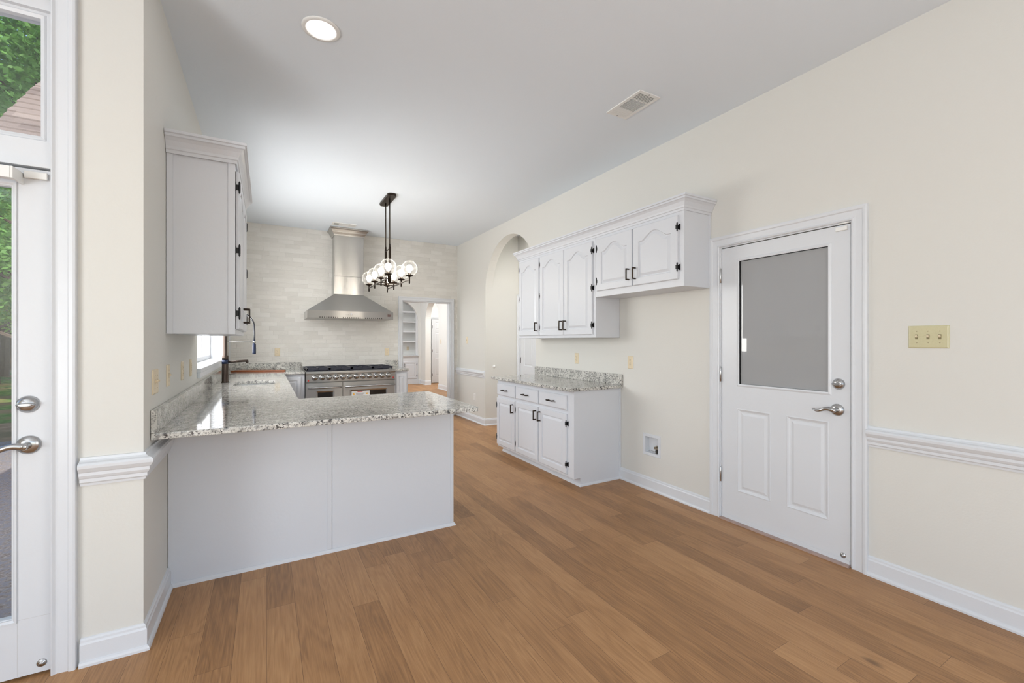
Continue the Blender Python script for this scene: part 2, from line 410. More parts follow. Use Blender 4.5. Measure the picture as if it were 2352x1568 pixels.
# wall with the outside door
EX0, EX1, EZ = -1.69, -.745, 2.72
struct('wall_nook', wall_with_holes(MB(), 'Y', D, D+T, -3.3, L, 0, C, [(EX0, EX1, 0, EZ)]), WALL, 'narrow cream wall beside the glazed outside door', 'wall')
# back wall: tile with doorway
BX0, BX1, BZ = 2.015, 2.885, 2.035
struct('wall_back', wall_with_holes(MB(), 'Y', B, B+T, L-T, R+T, 0, C, [(BX0, BX1, 0, BZ)]), TILE, 'glazed off-white brick tile wall behind the range', 'wall')
# nook walls behind the camera, with windows
wm = wall_with_holes(MB(), 'X', -3.3, -3.17, -3.0, D, 0, C, [(-2.4, .1, .4, 2.5)])
struct('wall_nook_left', wm, WALL, 'nook wall with wide window, left of the camera', 'wall')
wm = wall_with_holes(MB(), 'Y', -2.93, -2.8, -3.3, R+T, 0, C, [(-1.9, 2.3, .4, 2.5)])
struct('wall_front', wm, WALL, 'nook wall with windows behind the camera', 'wall')
def win_grid(name, ax, c, a0, a1, z0, z1, n, label):
    w_ = thing(name, (c, (a0+a1)/2, z0) if ax == 'X' else ((a0+a1)/2, c, z0), label, 'window', kind='structure')
    f = MB(); g = MB()
    def bx(m, p, q, zl, zh, t):
        m.box(c-t, c+t, p, q, zl, zh) if ax == 'X' else m.box(p, q, c-t, c+t, zl, zh)
    st = (a1-a0)/n
    bx(f, a0, a1, z0, z0+.05, .04); bx(f, a0, a1, z1-.05, z1, .04)
    for i in range(n+1): bx(f, max(a0, a0+i*st-.03), min(a1, a0+i*st+.03), z0+.05, z1-.05, .04)
    bx(g, a0+.01, a1-.01, z0+.02, z1-.02, .004)
    link('window_frame', f, TRIM, w_); link('window_pane', g, GLASS, w_); return w_
win_grid('window_3', 'X', -3.235, -2.4, .1, .4, 2.5, 3, 'wide nook window left of the camera')
win_grid('window_4', 'Y', -2.865, -1.9, 2.3, .4, 2.5, 4, 'wide nook window behind the camera')

win_grid('window_added', 'X', R+.065, -2.4, -.5, .4, 2.5, 2, 'added nook window right of and behind the camera, letting in fill light')  # unseen window added for the fill on the left wall

# side hall beyond the arch
HX = 3.62
mb = MB().box(R+T, HX+.12, AY1, AY1+.12, 0, C)
struct('wall_hall', mb, WALL, 'cream side hall wall seen through the arch', 'wall')
mb = wall_with_holes(MB(), 'X', HX, HX+.12, 2.9, AY1, 0, C, [(5.30, 6.15, 0, 2.05)])
struct('wall_hall_end', mb, WALL, 'cream hall end wall around a white door', 'wall')
struct('wall_hall_right', MB().box(R+T, HX, 2.9, 3.0, 0, C), WALL, 'near end of the side hall', 'wall')

# far room
FX = 4.22; NY = 13.35
mb = MB(); wall_with_holes(mb, 'X', FX, FX+.17, B+T, NY, 0, C, [(11.70, 12.86, 0, C)]); arch_fill(mb, 'X', FX, FX+.17, 11.70, 12.86, 1.95, C)
struct('wall_far_right', mb, FARW, 'white far room wall with a narrow arch', 'wall')
mb = MB().box(L-T, 2.75, NY, NY+.12, 0, C).box(4.15, 6.2, NY, NY+.12, 0, C)
arch_fill(mb, 'Y', NY, NY+.12, 2.75, 4.15, 1.93, C)
mb.box(2.6, 4.3, NY+.42, NY+.5, 0, C).box(2.6, 2.75, NY+.12, NY+.42, 0, C).box(4.15, 4.3, NY+.12, NY+.42, 0, C)
struct('wall_far', mb, FARW, 'white far wall with an arched shelving niche', 'wall')
struct('wall_far_left', MB().box(L-T, L, B+T, NY, 0, C), FARW, 'left wall of the far room', 'wall')
struct('wall_far_hall', MB().box(6.08, 6.2, B+T, NY, 0, C).box(FX+.17, 6.08, 10.2, 10.3, 0, C).box(R+T, FX, B+.02, B+T, 0, C), FARW, 'far hall wall', 'wall')

# ------------------------------------------------------------------ trims
RAIL = [(0, 0), (.008, 0), (.010, .010), (.016, .016), (.016, .030), (.020, .034), (.026, .045), (.026, .058), (.030, .062), (.040, .078), (.041, .090), (.034, .098), (.020, .102), (.012, .108), (.010, .118), (0, .118)]
BASE = [(0, 0), (.026, 0), (.026, .010), (.022, .018), (.015, .022), (.015, .088), (.011, .096), (.010, .104), (.005, .110), (0, .112)]
CAS = [(0, 0), (0, .016), (.006, .020), (.014, .014), (.022, .013), (.052, .016), (.058, .022), (.070, .024), (.078, .022), (.080, .016), (.080, 0)]
e_ = .001
def rail(name, path, z, prof, label, cat, flip=False):
    mb = MB().sweep([(x, y, z) for x, y in path], prof, (0, 0, 1), flip)
    return struct(name, mb, TRIM, label, cat)
CO = .085
rail('trim_chair_rail_nook', [(-.672, D), (L, D), (L, P-.005)], .743, RAIL, 'white chair rail wrapping the corner beside the outside door', 'chair rail', False)
rail('trim_chair_rail_right', [(R, -.45), (R, DY0-.09)], .738, RAIL, 'white chair rail right of the side door', 'chair rail', True)
rail('trim_chair_rail_back', [(R, AY1+.01), (R, B)], .745, RAIL, 'short white chair rail beside the arch', 'chair rail', True)
rail('baseboard_nook', [(-.672, D), (L, D), (L, P-.002)], 0, BASE, 'white baseboard wrapping the corner beside the outside door', 'baseboard', False)
rail('baseboard_right', [(R, -2.8), (R, DY0-.09)], 0, BASE, 'white baseboard right of the side door', 'baseboard', True)
rail('baseboard_middle', [(R, DY1+.09), (R, 3.188)], 0, BASE, 'white baseboard between side door and base cabinet', 'baseboard', True)
rail('baseboard_arch', [(HX, AY1), (R, AY1), (R, B)], 0, BASE, 'white baseboard turning the corner into the arch', 'baseboard', True)
rail('baseboard_far_right', [(FX, B+T+.01), (FX, 11.70), (FX+.17, 11.70)], 0, [(a, b*1.2) for a, b in BASE], 'white baseboard on the far room right wall', 'baseboard', True)
rail('baseboard_far_niche', [(4.16, NY), (FX, NY), (FX, 12.86), (FX+.17, 12.86)], 0, [(a, b*1.2) for a, b in BASE], 'white baseboard below the far arch', 'baseboard', False)

def casing(name, M, x0, x1, z1, label, prof=CAS, sc=1.0, z0=0):
    # M puts local wall plane at y=0 with viewer at -y ; opening x0..x1, top z1
    mb = MB(M); pr = [(p*sc, q) for p, q in prof]
    mb.sweep([(x0, 0, z0), (x0, 0, z1), (x1, 0, z1), (x1, 0, z0)], pr, (0, -1, 0), True)
    return struct(name, mb, TRIM, label, 'door casing')
casing('trim_side_door_casing', faceMX(R, DY1+.012, 0), 0, DY1-DY0+.024, DZ+.012, 'white molded casing around the half glazed side door')
casing('trim_back_doorway_casing', faceMY(BX0, B, 0), 0, BX1-BX0, BZ, 'white casing around the doorway in the tile wall', sc=.85)
casing('trim_outside_door_casing', faceMY(EX0, D, 0), 0.0, EX1-EX0-.012, EZ, 'white fluted casing of the outside door', sc=.95)
casing('trim_hall_door_casing', faceMX(HX, 6.15, 0), 0, .85, 2.05, 'white casing of the hall door', sc=.75)
# jambs
struct('trim_back_doorway_jamb', MB().box(BX0-.001, BX0+.015, B-.002, B+T+.002, 0, BZ).box(BX1-.015, BX1+.001, B-.002, B+T+.002, 0, BZ).box(BX0, BX1, B-.002, B+T+.002, BZ-.015, BZ+.001), TRIM, 'white jamb lining of the doorway in the tile wall', 'door jamb')
struct('trim_side_door_jamb', MB().box(R, R+T, DY0-.012, DY0-.003, 0, DZ+.012).box(R, R+T, DY1+.003, DY1+.012, 0, DZ+.012).box(R, R+T, DY0-.003, DY1+.003, DZ+.003, DZ+.012), TRIM, 'white jamb around the side door', 'door jamb')
struct('trim_side_door_threshold', MB().box(R-.03, R+T, DY0-.003, DY1+.003, 0, .012), mat('worn_threshold', (.42, .31, .27), .5, noise=(30, .3)), 'pinkish worn wooden threshold under the side door', 'threshold')

# ------------------------------------------------------------------ panelled doors
def rect_loop(w0, w1, z0, z1, y, n=0, arch=0, k=0):
    pts = [(w0, y, z0), (w1, y, z0)]
    N = 18
    if arch is None: return pts+[(w1, y, z1), (w0, y, z1)]
    for i in range(N+1):
        u = 1-2*i/N                      # right -> left
        a = abs(u); s = 0 if a > .80 else (.5*(1+math.cos(PI*a/.80)))**.72
        pts.append(((w0+w1)/2+u*(w1-w0)/2, y, z1-arch*(1-s)))
    return pts
def panel_door(M, w, h, t=.020, st=.055, arch=None, m=None, edge=.005):
    mb = MB(M)
    flat = (arch is None)
    def lp(i, y, outer=False):
        if outer: return rect_loop(i, w-i, i, h-i, y, arch=None if flat else 0)
        return rect_loop(st+i, w-st-i, st+i, h-st-i, y, arch=arch)
    Ls = [lp(0, 0, True), lp(0, -t+edge, True), lp(edge, -t, True), lp(0, -t), lp(.005, -t+.010), lp(.011, -t+.010), lp(.032, -t+.001), lp(.036, -t+.001)]
    mb.loops(Ls); return mb
def pull(M, x, z, length=.10, vertical=True, m=None):
    mb = MB(M @ Matrix.Translation((x, 0, z))); r = .0055; hh = length/2; d = .030
    def b(a0, a1, y0, y1):
        if vertical: mb.box(-r, r, y0, y1, a0, a1)
        else: mb.box(a0, a1, y0, y1, -r, r)
    b(-hh, -hh+2*r, -d, 0); b(hh-2*r, hh, -d, 0); b(-hh, hh, -d-.008, -d)
    return mb
def hinge(M, x, z, side):
    # leaf on the face frame beside the door edge, barrel with finials
    mb = MB(M @ Matrix.Translation((x, 0, z)))
    mb.box(0, side*.016, -.003, 0, -.022, .022); mb.box(-side*.010, side*.002, -.025, 0, -.016, .016)
    mb.lathe((0, -.020, -.028), [(0, -.008), (.004, -.004), (.005, 0), (.0055, .056), (.004, .060), (0, .066)], 10)
    return mb
def leaf_door(par, Mf, x, z, w, h, hx, handle_x, handle_z, arch=None, name='door', nh=2, st=.055):
    """Mf = matrix of the face-frame front plane; x,z = lower left corner"""
    M = Mf @ Matrix.Translation((x, 0, z))
    d = link(name, panel_door(M, w, h, arch=arch, st=st), CAB, par)
    if handle_x is not None:
        link('handle', pull(M, handle_x, handle_z).__class__ and pull(M @ Matrix.Translation((0, -.020, 0)), handle_x, handle_z), BRONZE, d, .001, 1)
    if hx is not None:
        side = -1 if hx < .01 else 1
        zs = [.09, h-.09] if nh == 2 else [.09, h/2, h-.09]
        for zz in zs: link('hinge', hinge(M, hx, zz, side), BLACK, d)
    return d
CROWN = [(0, 0), (.008, 0), (.010, .016), (.016, .020), (.018, .034), (.030, .060), (.042, .074), (.050, .078), (.050, .090), (.058, .094), (.058, .108), (0, .108)]

# ---- upper cabinet on the left wall
uc = thing('wall_cabinet', (-.31, 3.46, 1.383), 'white upper cabinet on the left wall above the granite counter, seen from its side', 'cabinet')
mb = MB().box(L+.002, -.157, 2.936, 3.995, 1.383, 2.36)
link('body', mb, CAB, uc, .0015, 1)
link('side_panel_trim', MB().box(L+.002, -.440, 2.930, 2.9355, 1.383, 2.36).box(-.19, -.157, 2.930, 2.9355, 1.383, 2.36), CAB, uc)
link('crown_molding', MB().sweep([(L+.002, 2.930, 2.350), (-.157, 2.930, 2.350), (-.157, 3.995, 2.350), (L+.002, 3.995, 2.350)], CROWN, (0, 0, 1), False), CAB, uc)
Mf = facePX(-.157, 2.936, 1.383)
leaf_door(uc, Mf, .022, .030, .500, .905, 0, .470, .10, arch=.06, nh=3)
link('door_gap_shade', MB().box(-.1568, -.1530, 2.9568, 2.9578, 1.413, 2.318), GAP, uc)  # dark strip painting the shade between door and face frame
leaf_door(uc, Mf, .530, .030, .500, .905, .500, .030, .10, arch=.06, nh=3)

# ---- upper cabinets on the right wall
def right_upper(y_left, y_right, z0, doors, label, crown_path, nh):
    t = thing('wall_cabinet', (2.87, (y_left+y_right)/2, z0), label, 'cabinet', )
    link('body', MB().box(2.715, R-.002, y_right, y_left, z0, 2.335), CAB, t, .0015, 1)
    link('crown_molding', MB().sweep(crown_path, CROWN, (0, 0, 1), False), CAB, t)
    Mf = faceMX(2.715, y_left, z0)
    for (ya, yb, hs, hd) in doors:
        w_ = ya-yb; zt = 2.295; zb = z0+(.030 if nh == 3 else .055)
        leaf_door(t, Mf, y_left-ya, zb-z0, w_, zt-zb, 0 if hs == 'l' else w_, (w_-.03) if hs == 'l' else .03, .10, arch=.065, nh=nh, st=.06)
    return t
cz = 2.322
right_upper(4.634, 3.202, 1.376, [(4.605, 4.165, 'l', 1), (4.145, 3.69, 'l', 1), (3.68, 3.235, 'r', 1)], 'tall white three-door upper cabinet on the right wall above the granite counter',
            [(R-.002, 4.634, cz), (2.715, 4.634, cz), (2.715, 3.202, cz)], 3)
sc_ = right_upper(3.200, 2.198, 1.757, [(3.165, 2.715, 'l', 1), (2.700, 2.245, 'r', 1)], 'short white two-door upper cabinet on the right wall nearest the side door',
            [(2.715, 3.202, cz), (2.715, 2.198, cz), (R-.002, 2.198, cz)], 2)
link('scribe_strip', MB().box(R-.022, R-.002, 2.192, 2.1975, 1.757, 2.33), CAB, sc_)

# ---- base cabinet right
bc = thing('base_cabinet', (2.73, 3.95, 0), 'white base cabinet with three drawers over three doors against the right wall', 'cabinet')
link('body', MB().prism([(2.45, .075), (2.525, .075), (2.525, 0), (R-.002, 0), (R-.002, .883), (2.45, .883)], 'Y', 3.19, 4.70), CAB, bc, .0015, 1)
link('shoe_molding', MB().sweep([(R-.002, 3.19, 0), (2.525, 3.19, 0), (2.525, 4.70, 0)], [(0, 0), (.014, 0), (.012, .012), (.004, .020), (0, .020)], (0, 0, 1), True), TRIM, bc)
link('corner_strip', MB().box(R-.022, R-.002, 3.184, 3.1895, .02, .883), CAB, bc)
Mf = faceMX(2.45, 4.70, 0)
def drawer(par, Mf, x, z, w_, h):
    M = Mf @ Matrix.Translation((x, 0, z)); mb = MB(M)
    Ls = [rect_loop(i, w_-i, i, h-i, y, arch=None) for i, y in ((0, 0), (0, -.013), (.008, -.018), (.012, -.020))]
    mb.loops(Ls); d = link('drawer', mb, CAB, par)
    link('handle', pull(M @ Matrix.Translation((0, -.020, 0)), w_/2, h/2, .10, False), BRONZE, d, .001, 1)
for (ya, yb, hs) in ((4.685, 4.255, 'l'), (4.235, 3.775, 'l'), (3.755, 3.285, 'r')):
    w_ = ya-yb
    drawer(bc, Mf, 4.70-ya, .695, w_, .138)
    leaf_door(bc, Mf, 4.70-ya, .102, w_, .560, 0 if hs == 'l' else w_, (w_-.03) if hs == 'l' else .03, .475, nh=2, st=.055)
# countertop right
def slab(mb, x0, x1, y0, y1, z0=.885, z1=.915): mb.box(x0, x1, y0, y1, z0, z1)
ct = thing('countertop', (2.7, 3.94, .885), 'granite countertop with backsplash on the right base cabinet', 'countertop')
mb = MB(); slab(mb, 2.372, R-.002, 3.160, 4.728); link('slab', mb, GRAN, ct, .006, 3)
link('backsplash', MB().box(R-.022, R-.002, 3.160, 4.728, .9155, 1.02), GRAN, ct, .002, 2)

# ---- peninsula and left run
pc = thing('peninsula_cabinet', (.36, 3.28, 0), 'white peninsula cabinet with flat grey-white back panels under the granite overhang', 'cabinet')
link('body', MB().box(L+.002, 1.18, P+.008, 3.56, 0, .883), CAB, pc)
link('back_panel', MB().box(L+.003, .336, P, P+.0075, .001, .883), CAB, pc)
link('back_panel', MB().box(.358, 1.166, P, P+.0075, .001, .883), CAB, pc)
link('batten', MB().box(.333, .361, P-.006, P+.0075, .021, .883), CAB, pc, .002, 1)
link('corner_trim', MB().box(1.166, 1.188, P-.006, P+.02, .021, .883), CAB, pc, .002, 1)
link('shoe_molding', MB().sweep([(L+.004, P-.0005, 0), (1.188, P-.0005, 0), (1.188, 3.56, 0)], [(0, 0), (.014, 0), (.012, .012), (.004, .020), (0, .020)], (0, 0, 1), False), TRIM, pc)
sk = thing('base_cabinet', (-.15, 5.1, 0), 'white base cabinet run under the sink along the left wall', 'cabinet')
for nm, a, b in (('body', 3.565, 4.885), ('body', 5.495, 6.70)): link(nm, MB().box(L+.002, .17, a, b, .0, .883), CAB, sk)
link('body', MB().box(L+.002, .17, 4.885, 5.495, 0, .66), CAB, sk)
Mf = facePX(.17, 3.62, 0)
for i, x in enumerate((0.0, .62, 1.24, 1.86)): leaf_door(sk, Mf, x, .12, .60, .70, None, .55 if i % 2 == 0 else .05, .6)
cb = thing('base_cabinet', (.23, 7.05, 0), 'white corner base cabinet left of the range', 'cabinet')
link('body', MB().box(L+.002, .462, 6.745, B-.002, 0, .883), CAB, cb)
leaf_door(cb, faceMY(.20, 6.745, 0), 0, .10, .215, .74, None, None, None, st=.045)
nb = thing('base_cabinet', (1.83, 7.05, 0), 'narrow white base cabinet right of the range', 'cabinet')
link('body', MB().box(1.722, 1.925, 6.745, B-.002, 0, .883), CAB, nb)
leaf_door(nb, faceMY(1.742, 6.745, 0), 0, .10, .165, .74, None, None, None, st=.04)

ct = thing('countertop', (.2, 4.5, .885), 'speckled granite countertop wrapping the peninsula, sink run and back corner', 'countertop')
SX0, SX1, SY0, SY1 = -.285, .075, 4.93, 5.45
def rounded(x0, x1, y0, y1, r, n=6):
    pts = []
    for cx, cy, a0 in ((x1-r, y1-r, 0), (x0+r, y1-r, 90), (x0+r, y0+r, 180), (x1-r, y0+r, 270)):
        for i in range(n+1):
            a = math.radians(a0+90*i/n); pts.append((cx+r*math.cos(a), cy+r*math.sin(a)))
    return pts
def slab_mesh():
    bm = bmesh.new()
    outer = [(L+.002, 2.57), (1.19, 2.57), (1.205, 2.585), (1.205, 3.58), (1.19, 3.595), (.205, 3.595), (.205, 6.695), (.462, 6.695), (.462, B-.002), (L+.002, B-.002)]
    inner = rounded(SX0, SX1, SY0, SY1, .07)
    def ring(pts):
        vs_ = [bm.verts.new((x, y, .915)) for x, y in pts]
        return [bm.edges.new((vs_[i], vs_[(i+1) % len(vs_)])) for i in range(len(vs_))]
    ed = ring(outer)+ring(inner)
    r_ = bmesh.ops.triangle_fill(bm, edges=ed, use_beauty=True)
    fs = [g for g in r_['geom'] if isinstance(g, bmesh.types.BMFace)]
    ex = bmesh.ops.extrude_face_region(bm, geom=fs)
    for v in [g for g in ex['geom'] if isinstance(g, bmesh.types.BMVert)]: v.co.z = .885
    bm.verts.index_update()
    mb = MB(); mb.add([tuple(v.co) for v in bm.verts], [tuple(v.index for v in f.verts) for f in bm.faces]); bm.free(); return mb
link('slab', slab_mesh(), GRAN, ct, .005, 3)
link('backsplash', MB().box(L+.002, L+.024, 2.572, WY0+.02, .9155, 1.022), GRAN, ct, .002, 2)
link('backsplash', MB().box(L+.002, L+.024, WY0+.022, B-.026, .9155, 1.022), GRAN, ct, .002, 2)
link('backsplash', MB().box(L+.002, .455, B-.024, B-.002, .9155, 1.022), GRAN, ct, .002, 2)
c2 = thing('countertop', (1.83, 7.04, .885), 'small granite countertop piece right of the range', 'countertop')
mb = MB(); slab(mb, 1.716, 1.935, 6.695, B-.002); link('slab', mb, GRAN, c2, .005, 3)
link('backsplash', MB().box(1.722, 1.935, B-.024, B-.002, .9155, 1.022), GRAN, c2, .002, 2)

# ---- sink
sink = thing('sink', (-.1, 5.19, .70), 'undermount stainless steel sink in the granite counter', 'sink')
mb = MB(); O = [(x, y) for x, y in rounded(SX0-.012, SX1+.012, SY0-.012, SY1+.012, .08)]; I = rounded(SX0+.002, SX1-.002, SY0+.002, SY1-.002, .07); I2 = rounded(SX0+.02, SX1-.02, SY0+.02, SY1-.02, .07)
Ls = [[(x, y, .884) for x, y in O], [(x, y, .884) for x, y in I], [(x, y, .72) for x, y in I], [(x, y, .70) for x, y in I2]]
mb.loops(Ls, cap=False, smooth=False); b0 = len(mb.v)-len(I2); mb.f.append(tuple(range(b0, b0+len(I2)))); mb.sm.append(False)
link('bowl', mb, mat('satin_sink_steel', (.72, .72, .71), .35, 1), sink)
link('drain', MB().lathe((-.1, 5.19, .7005), [(0, 0), (.04, 0), (.042, .003), (.03, .004), (0, .002)], 20), CHROME, sink)

# ---- faucet
FXP, FYP = -.375, 5.37
fa = thing('faucet', (FXP, FYP, .9155), 'dark bronze spring-neck kitchen faucet with side spout by the sink', 'faucet')
FM = mat('gunmetal_faucet', (.07, .052, .043), .28, .85); FB = mat('blue_black_sleeve', (.012, .02, .05), .25, .4); FD = mat('black_rubber_hose', (.02, .022, .028), .4)
link('base', MB().lathe((FXP, FYP, .9155), [(.0, 0), (.036, 0), (.036, .006), (.030, .012), (.029, .19), (.029, .192), (0, .192)], 24), FM, fa)
link('collar', MB().lathe((FXP, FYP, 1.1077), [(0, 0), (.031, 0), (.031, .040), (0, .040)], 24), FB, fa)
link('upper_body', MB().lathe((FXP, FYP, 1.148), [(0, 0), (.029, 0), (.029, .045), (.020, .048), (.020, .30), (.014, .302), (0, .302)], 24), FM, fa)
link('spout', MB().tube([(FXP+.028, FYP, 1.128), (FXP+.12, FYP, 1.131), (FXP+.195, FYP, 1.135)], .0125, 12).lathe((FXP+.195, FYP, 1.112), [(0, 0), (.011, 0), (.012, .02), (.008, .034), (0, .034)], 14), FM, fa)
link('lever', MB().tube([(FXP+.028, FYP, .995), (FXP+.06, FYP, 1.0), (FXP+.10, FYP, 1.012)], .0035, 8), FM, fa)
hs = []
HXP = -.118
for i in range(25):
    a = PI*i/24; hs.append((FXP+(HXP-FXP)/2-(HXP-FXP)/2*math.cos(a), FYP, 1.50+.135*math.sin(a)))
hs = [(FXP, FYP, 1.44)]+hs+[(HXP+.004, FYP, 1.42), (HXP+.003, FYP, 1.34)]
link('hose', MB().tube(hs, .0085, 10), FD, fa)
sp = []
path = [Vector(p) for p in hs[:22]]
for i in range(len(path)-1):
    for k_ in range(9):
        t = k_/9; p = path[i].lerp(path[i+1], t); d = (path[i+1]-path[i]).normalized(); a = (i*9+k_)*2*PI/7
        s_ = Vector((0, 1, 0)); u_ = d.cross(s_); sp.append(tuple(p+(s_*math.cos(a)+u_*math.sin(a))*.0145))
link('spring', MB().tube(sp, .0018, 5), CHROME, fa)
link('support_rod', MB().tube([(FXP+.018, FYP, 1.336), (HXP-.006, FYP, 1.334)], .0035, 8), mat('dull_grey_rod', (.28, .28, .27), .5, .6), fa)
link('holder', MB().lathe((HXP+.002, FYP, 1.322), [(0.010, 0), (.0135, 0), (.0135, .024), (.010, .024), (.010, 0)], 16), CHROME, fa)
link('spray_head', MB().lathe((HXP+.001, FYP, 1.205), [(0, 0), (.016, 0), (.017, .01), (.0165, .10), (.010, .118), (.009, .15), (0, .15)], 18), FB, fa)

# ---- cutting board
bd = MB(Matrix.Translation((-.436, 7.10, .9155)) @ Matrix.Rotation(math.radians(-23), 4, 'Z'))
out = [(0, 0), (.20, -.012), (.42, -.004), (.50, .02), (.56, .045), (.66, .045), (.685, .06), (.69, .085), (.68, .105), (.65, .115), (.56, .115), (.50, .14), (.42, .165), (.20, .175), (.02, .16), (.005, .15)]
bd.loops([[(x, y, 0) for x, y in out], [(x, y, .020) for x, y in out]])
tag(link('cutting_board', bd, BOARD, None, .003, 2), 'reddish wooden cutting board lying on the granite in the back corner', 'cutting board')

# ---- gas range
rg = thing('gas_range', (1.09, 7.03, 0), 'wide stainless gas range with twelve knobs and two ovens on the tile wall', 'range')
RX0, RX1, RY = .470, 1.712, 6.70
link('body', MB().box(RX0, RX1, RY+.02, B-.012, .10, .885).box(RX0+.02, RX1-.02, RY+.07, B-.03, 0, .10), STEEL, rg)
mb = MB().prism([(RY+.020, .755), (RY-.012, .762), (RY-.018, .868), (RY-.030, .880), (RY-.030, .902), (RY-.022, .912), (B-.012, .912), (B-.012, .8855), (RY+.020, .8855)], 'X', RX0, RX1)
link('control_panel', mb, STEEL, rg, .002, 1)
link('cooktop', MB().box(RX0+.012, RX1-.012, RY+.03, B-.03, .9125, .920), ENAMEL, rg)
link('rear_trim', MB().box(RX0+.004, RX1-.004, B-.029, B-.012, .9125, .955), STEEL, rg)
for i in range(4):
    g = MB(); gx0 = RX0+.022+i*.300; gx1 = gx0+.294; gy0, gy1 = RY+.035, B-.04; zt = .958
    g.box(gx0, gx1, gy0, gy0+.014, zt-.028, zt).box(gx0, gx1, gy1-.014, gy1, zt-.028, zt).box(gx0, gx0+.014, gy0, gy1, zt-.028, zt).box(gx1-.014, gx1, gy0, gy1, zt-.028, zt)
    g.box(gx0, gx1, (gy0+gy1)/2-.007, (gy0+gy1)/2+.007, zt-.024, zt)
    g.box((gx0+gx1)/2-.005, (gx0+gx1)/2+.005, gy0, gy1, zt-.018, zt)
    for yy in (gy0+.15, gy1-.15): g.box(gx0, gx1, yy-.005, yy+.005, zt-.018, zt)
    for cx_ in (gx0, gx1-.014):
        for cy_ in (gy0, gy1-.014): g.box(cx_, cx_+.014, cy_, cy_+.014, .9205, zt)
    link('grate', g, IRON, rg)
    for yy in (gy0+.15, gy1-.15):
        link('burner', MB().lathe(((gx0+gx1)/2, yy, .9205), [(0, 0), (.05, 0), (.05, .008), (.035, .010), (.035, .016), (0, .017)], 20), IRON, rg)
kx0, kx1 = .588, 1.612
for i in range(12):
    x = kx0+(kx1-kx0)*i/11
    k_ = link('knob', MB().lathe((x, RY-.0135, .826), [(0, -.046), (.021, -.046), (.026, -.041), (.029, -.016), (.037, -.012), (.041, -.006), (.041, -.001), (0, -.001)], 24, 'Y'), CHROME, rg)
    link('knob_pointer', MB().box(x-.003, x+.003, RY-.0645, RY-.0602, .826, .848), STEEL, k_)
    link('indicator', MB().box(x-.022, x-.012, RY-.0205, RY-.017, .871, .876), SLOT, rg)
for x in (.505, 1.683): link('power_switch', MB().box(x-.008, x+.008, RY-.020, RY-.0125, .775, .80), REDP, rg)
for x in (.86, 1.20): link('pilot_light', MB().lathe((x, RY-.0175, .852), [(0, -.004), (.004, -.003), (.004, 0), (0, 0)], 10, 'Y'), REDP, rg)
def oven(x0, x1, wx0, wx1, hx0, hx1, sticker):
    d = link('oven_door', MB().box(x0, x1, RY-.012, RY+.0195, .16, .750), STEEL, rg, .002, 1)
    link('door_window', MB().box(wx0, wx1, RY-.0135, RY-.0122, .30, .615), OVENGL, d)
    mb = MB(); pr = [(0, 0), (0, .003), (.018, .010), (.022, .010), (.022, 0)]
    mb.sweep([(wx0, RY-.0122, .30), (wx0, RY-.0122, .615), (wx1, RY-.0122, .615), (wx1, RY-.0122, .30)], pr, (0, -1, 0), True, closed=True)
    link('window_frame', mb, CHROME, d)
    hb = MB().tube([(hx0, RY-.065, .685), (hx1, RY-.065, .685)], .0125, 14)
    for hx in (hx0+.03, hx1-.03): hb.tube([(hx, RY-.012, .685), (hx, RY-.065, .685)], .009, 10)
    link('handle', hb, CHROME, d)
    if sticker:
        s = link('warning_sticker', MB().box(wx0+.004, wx0+.26, RY-.0142, RY-.0137, .535, .608), STICK, d)
        link('sticker_text', MB().box(wx0+.085, wx0+.16, RY-.0146, RY-.0143, .592, .603), STKR, s)
        tx = MB()
        for r_ in range(3): tx.box(wx0+.065, wx0+.185-r_*.008, RY-.0146, RY-.0143, .572-r_*.009, .577-r_*.009)
        link('sticker_text', tx, STKG, s)
        link('sticker_text', MB().box(wx0+.075, wx0+.165, RY-.0146, RY-.0143, .540, .547), STKR, s)
        for sx in (wx0+.035, wx0+.222): link('warning_triangle', MB().prism([(sx-.016, .556), (sx+.016, .556), (sx, .586)], 'Y', RY-.0146, RY-.0143), STKY, s)
oven(RX0+.004, .9555, .625, .825, .495, .935, False)
oven(.9605, RX1-.004, 1.075, 1.575, .985, 1.70, True)
link('kick_plate', MB().box(RX0+.01, RX1-.01, RY+.01, RY+.0195, .03, .155), STEEL, rg)

# ---- range hood
hd = thing('range_hood', (1.107, 7.09, 1.675), 'stainless steel chimney range hood on the tile wall above the range', 'range hood')
HX0, HX1, HY, HZ0, HZ1 = .500, 1.714, 6.80, 1.675, 1.785
CX0, CX1, CY = .894, 1.323, 7.08
mb = MB(); BW = B-.002
mb.loops([[(HX0, HY, HZ0), (HX1, HY, HZ0), (HX1, BW, HZ0), (HX0, BW, HZ0)], [(HX0, HY, HZ1), (HX1, HY, HZ1), (HX1, BW, HZ1), (HX0, BW, HZ1)],
          [(CX0-.004, CY-.004, 2.055), (CX1+.004, CY-.004, 2.055), (CX1+.004, BW, 2.055), (CX0-.004, BW, 2.055)]])
link('canopy', mb, STEEL, hd, .002, 1)
link('chimney_cover', MB().box(CX0-.003, CX1+.003, CY-.003, BW, 2.056, 2.335), STEELP, hd, .002, 1)
link('chimney', MB().box(CX0, CX1, CY, BW, 2.336, 2.965), STEELP, hd, .002, 1)
link('crown', MB().sweep([(CX0, BW, 2.955), (CX0, CY, 2.955), (CX1, CY, 2.955), (CX1, BW, 2.955)], [(0, 0), (.006, 0), (.010, .018), (.030, .045), (.034, .060), (.050, .085), (.066, .094), (.066, .112), (0, .112)], (0, 0, 1), False), STEEL, hd)
for s_ in range(3):
    for i in range(9):
        x = HX0+.16+s_*.315+i*.030; link('baffle_slot', MB().box(x, x+.012, HY-.0015, HY-.0003, HZ0+.004, HZ0+.022), SLOT, hd)
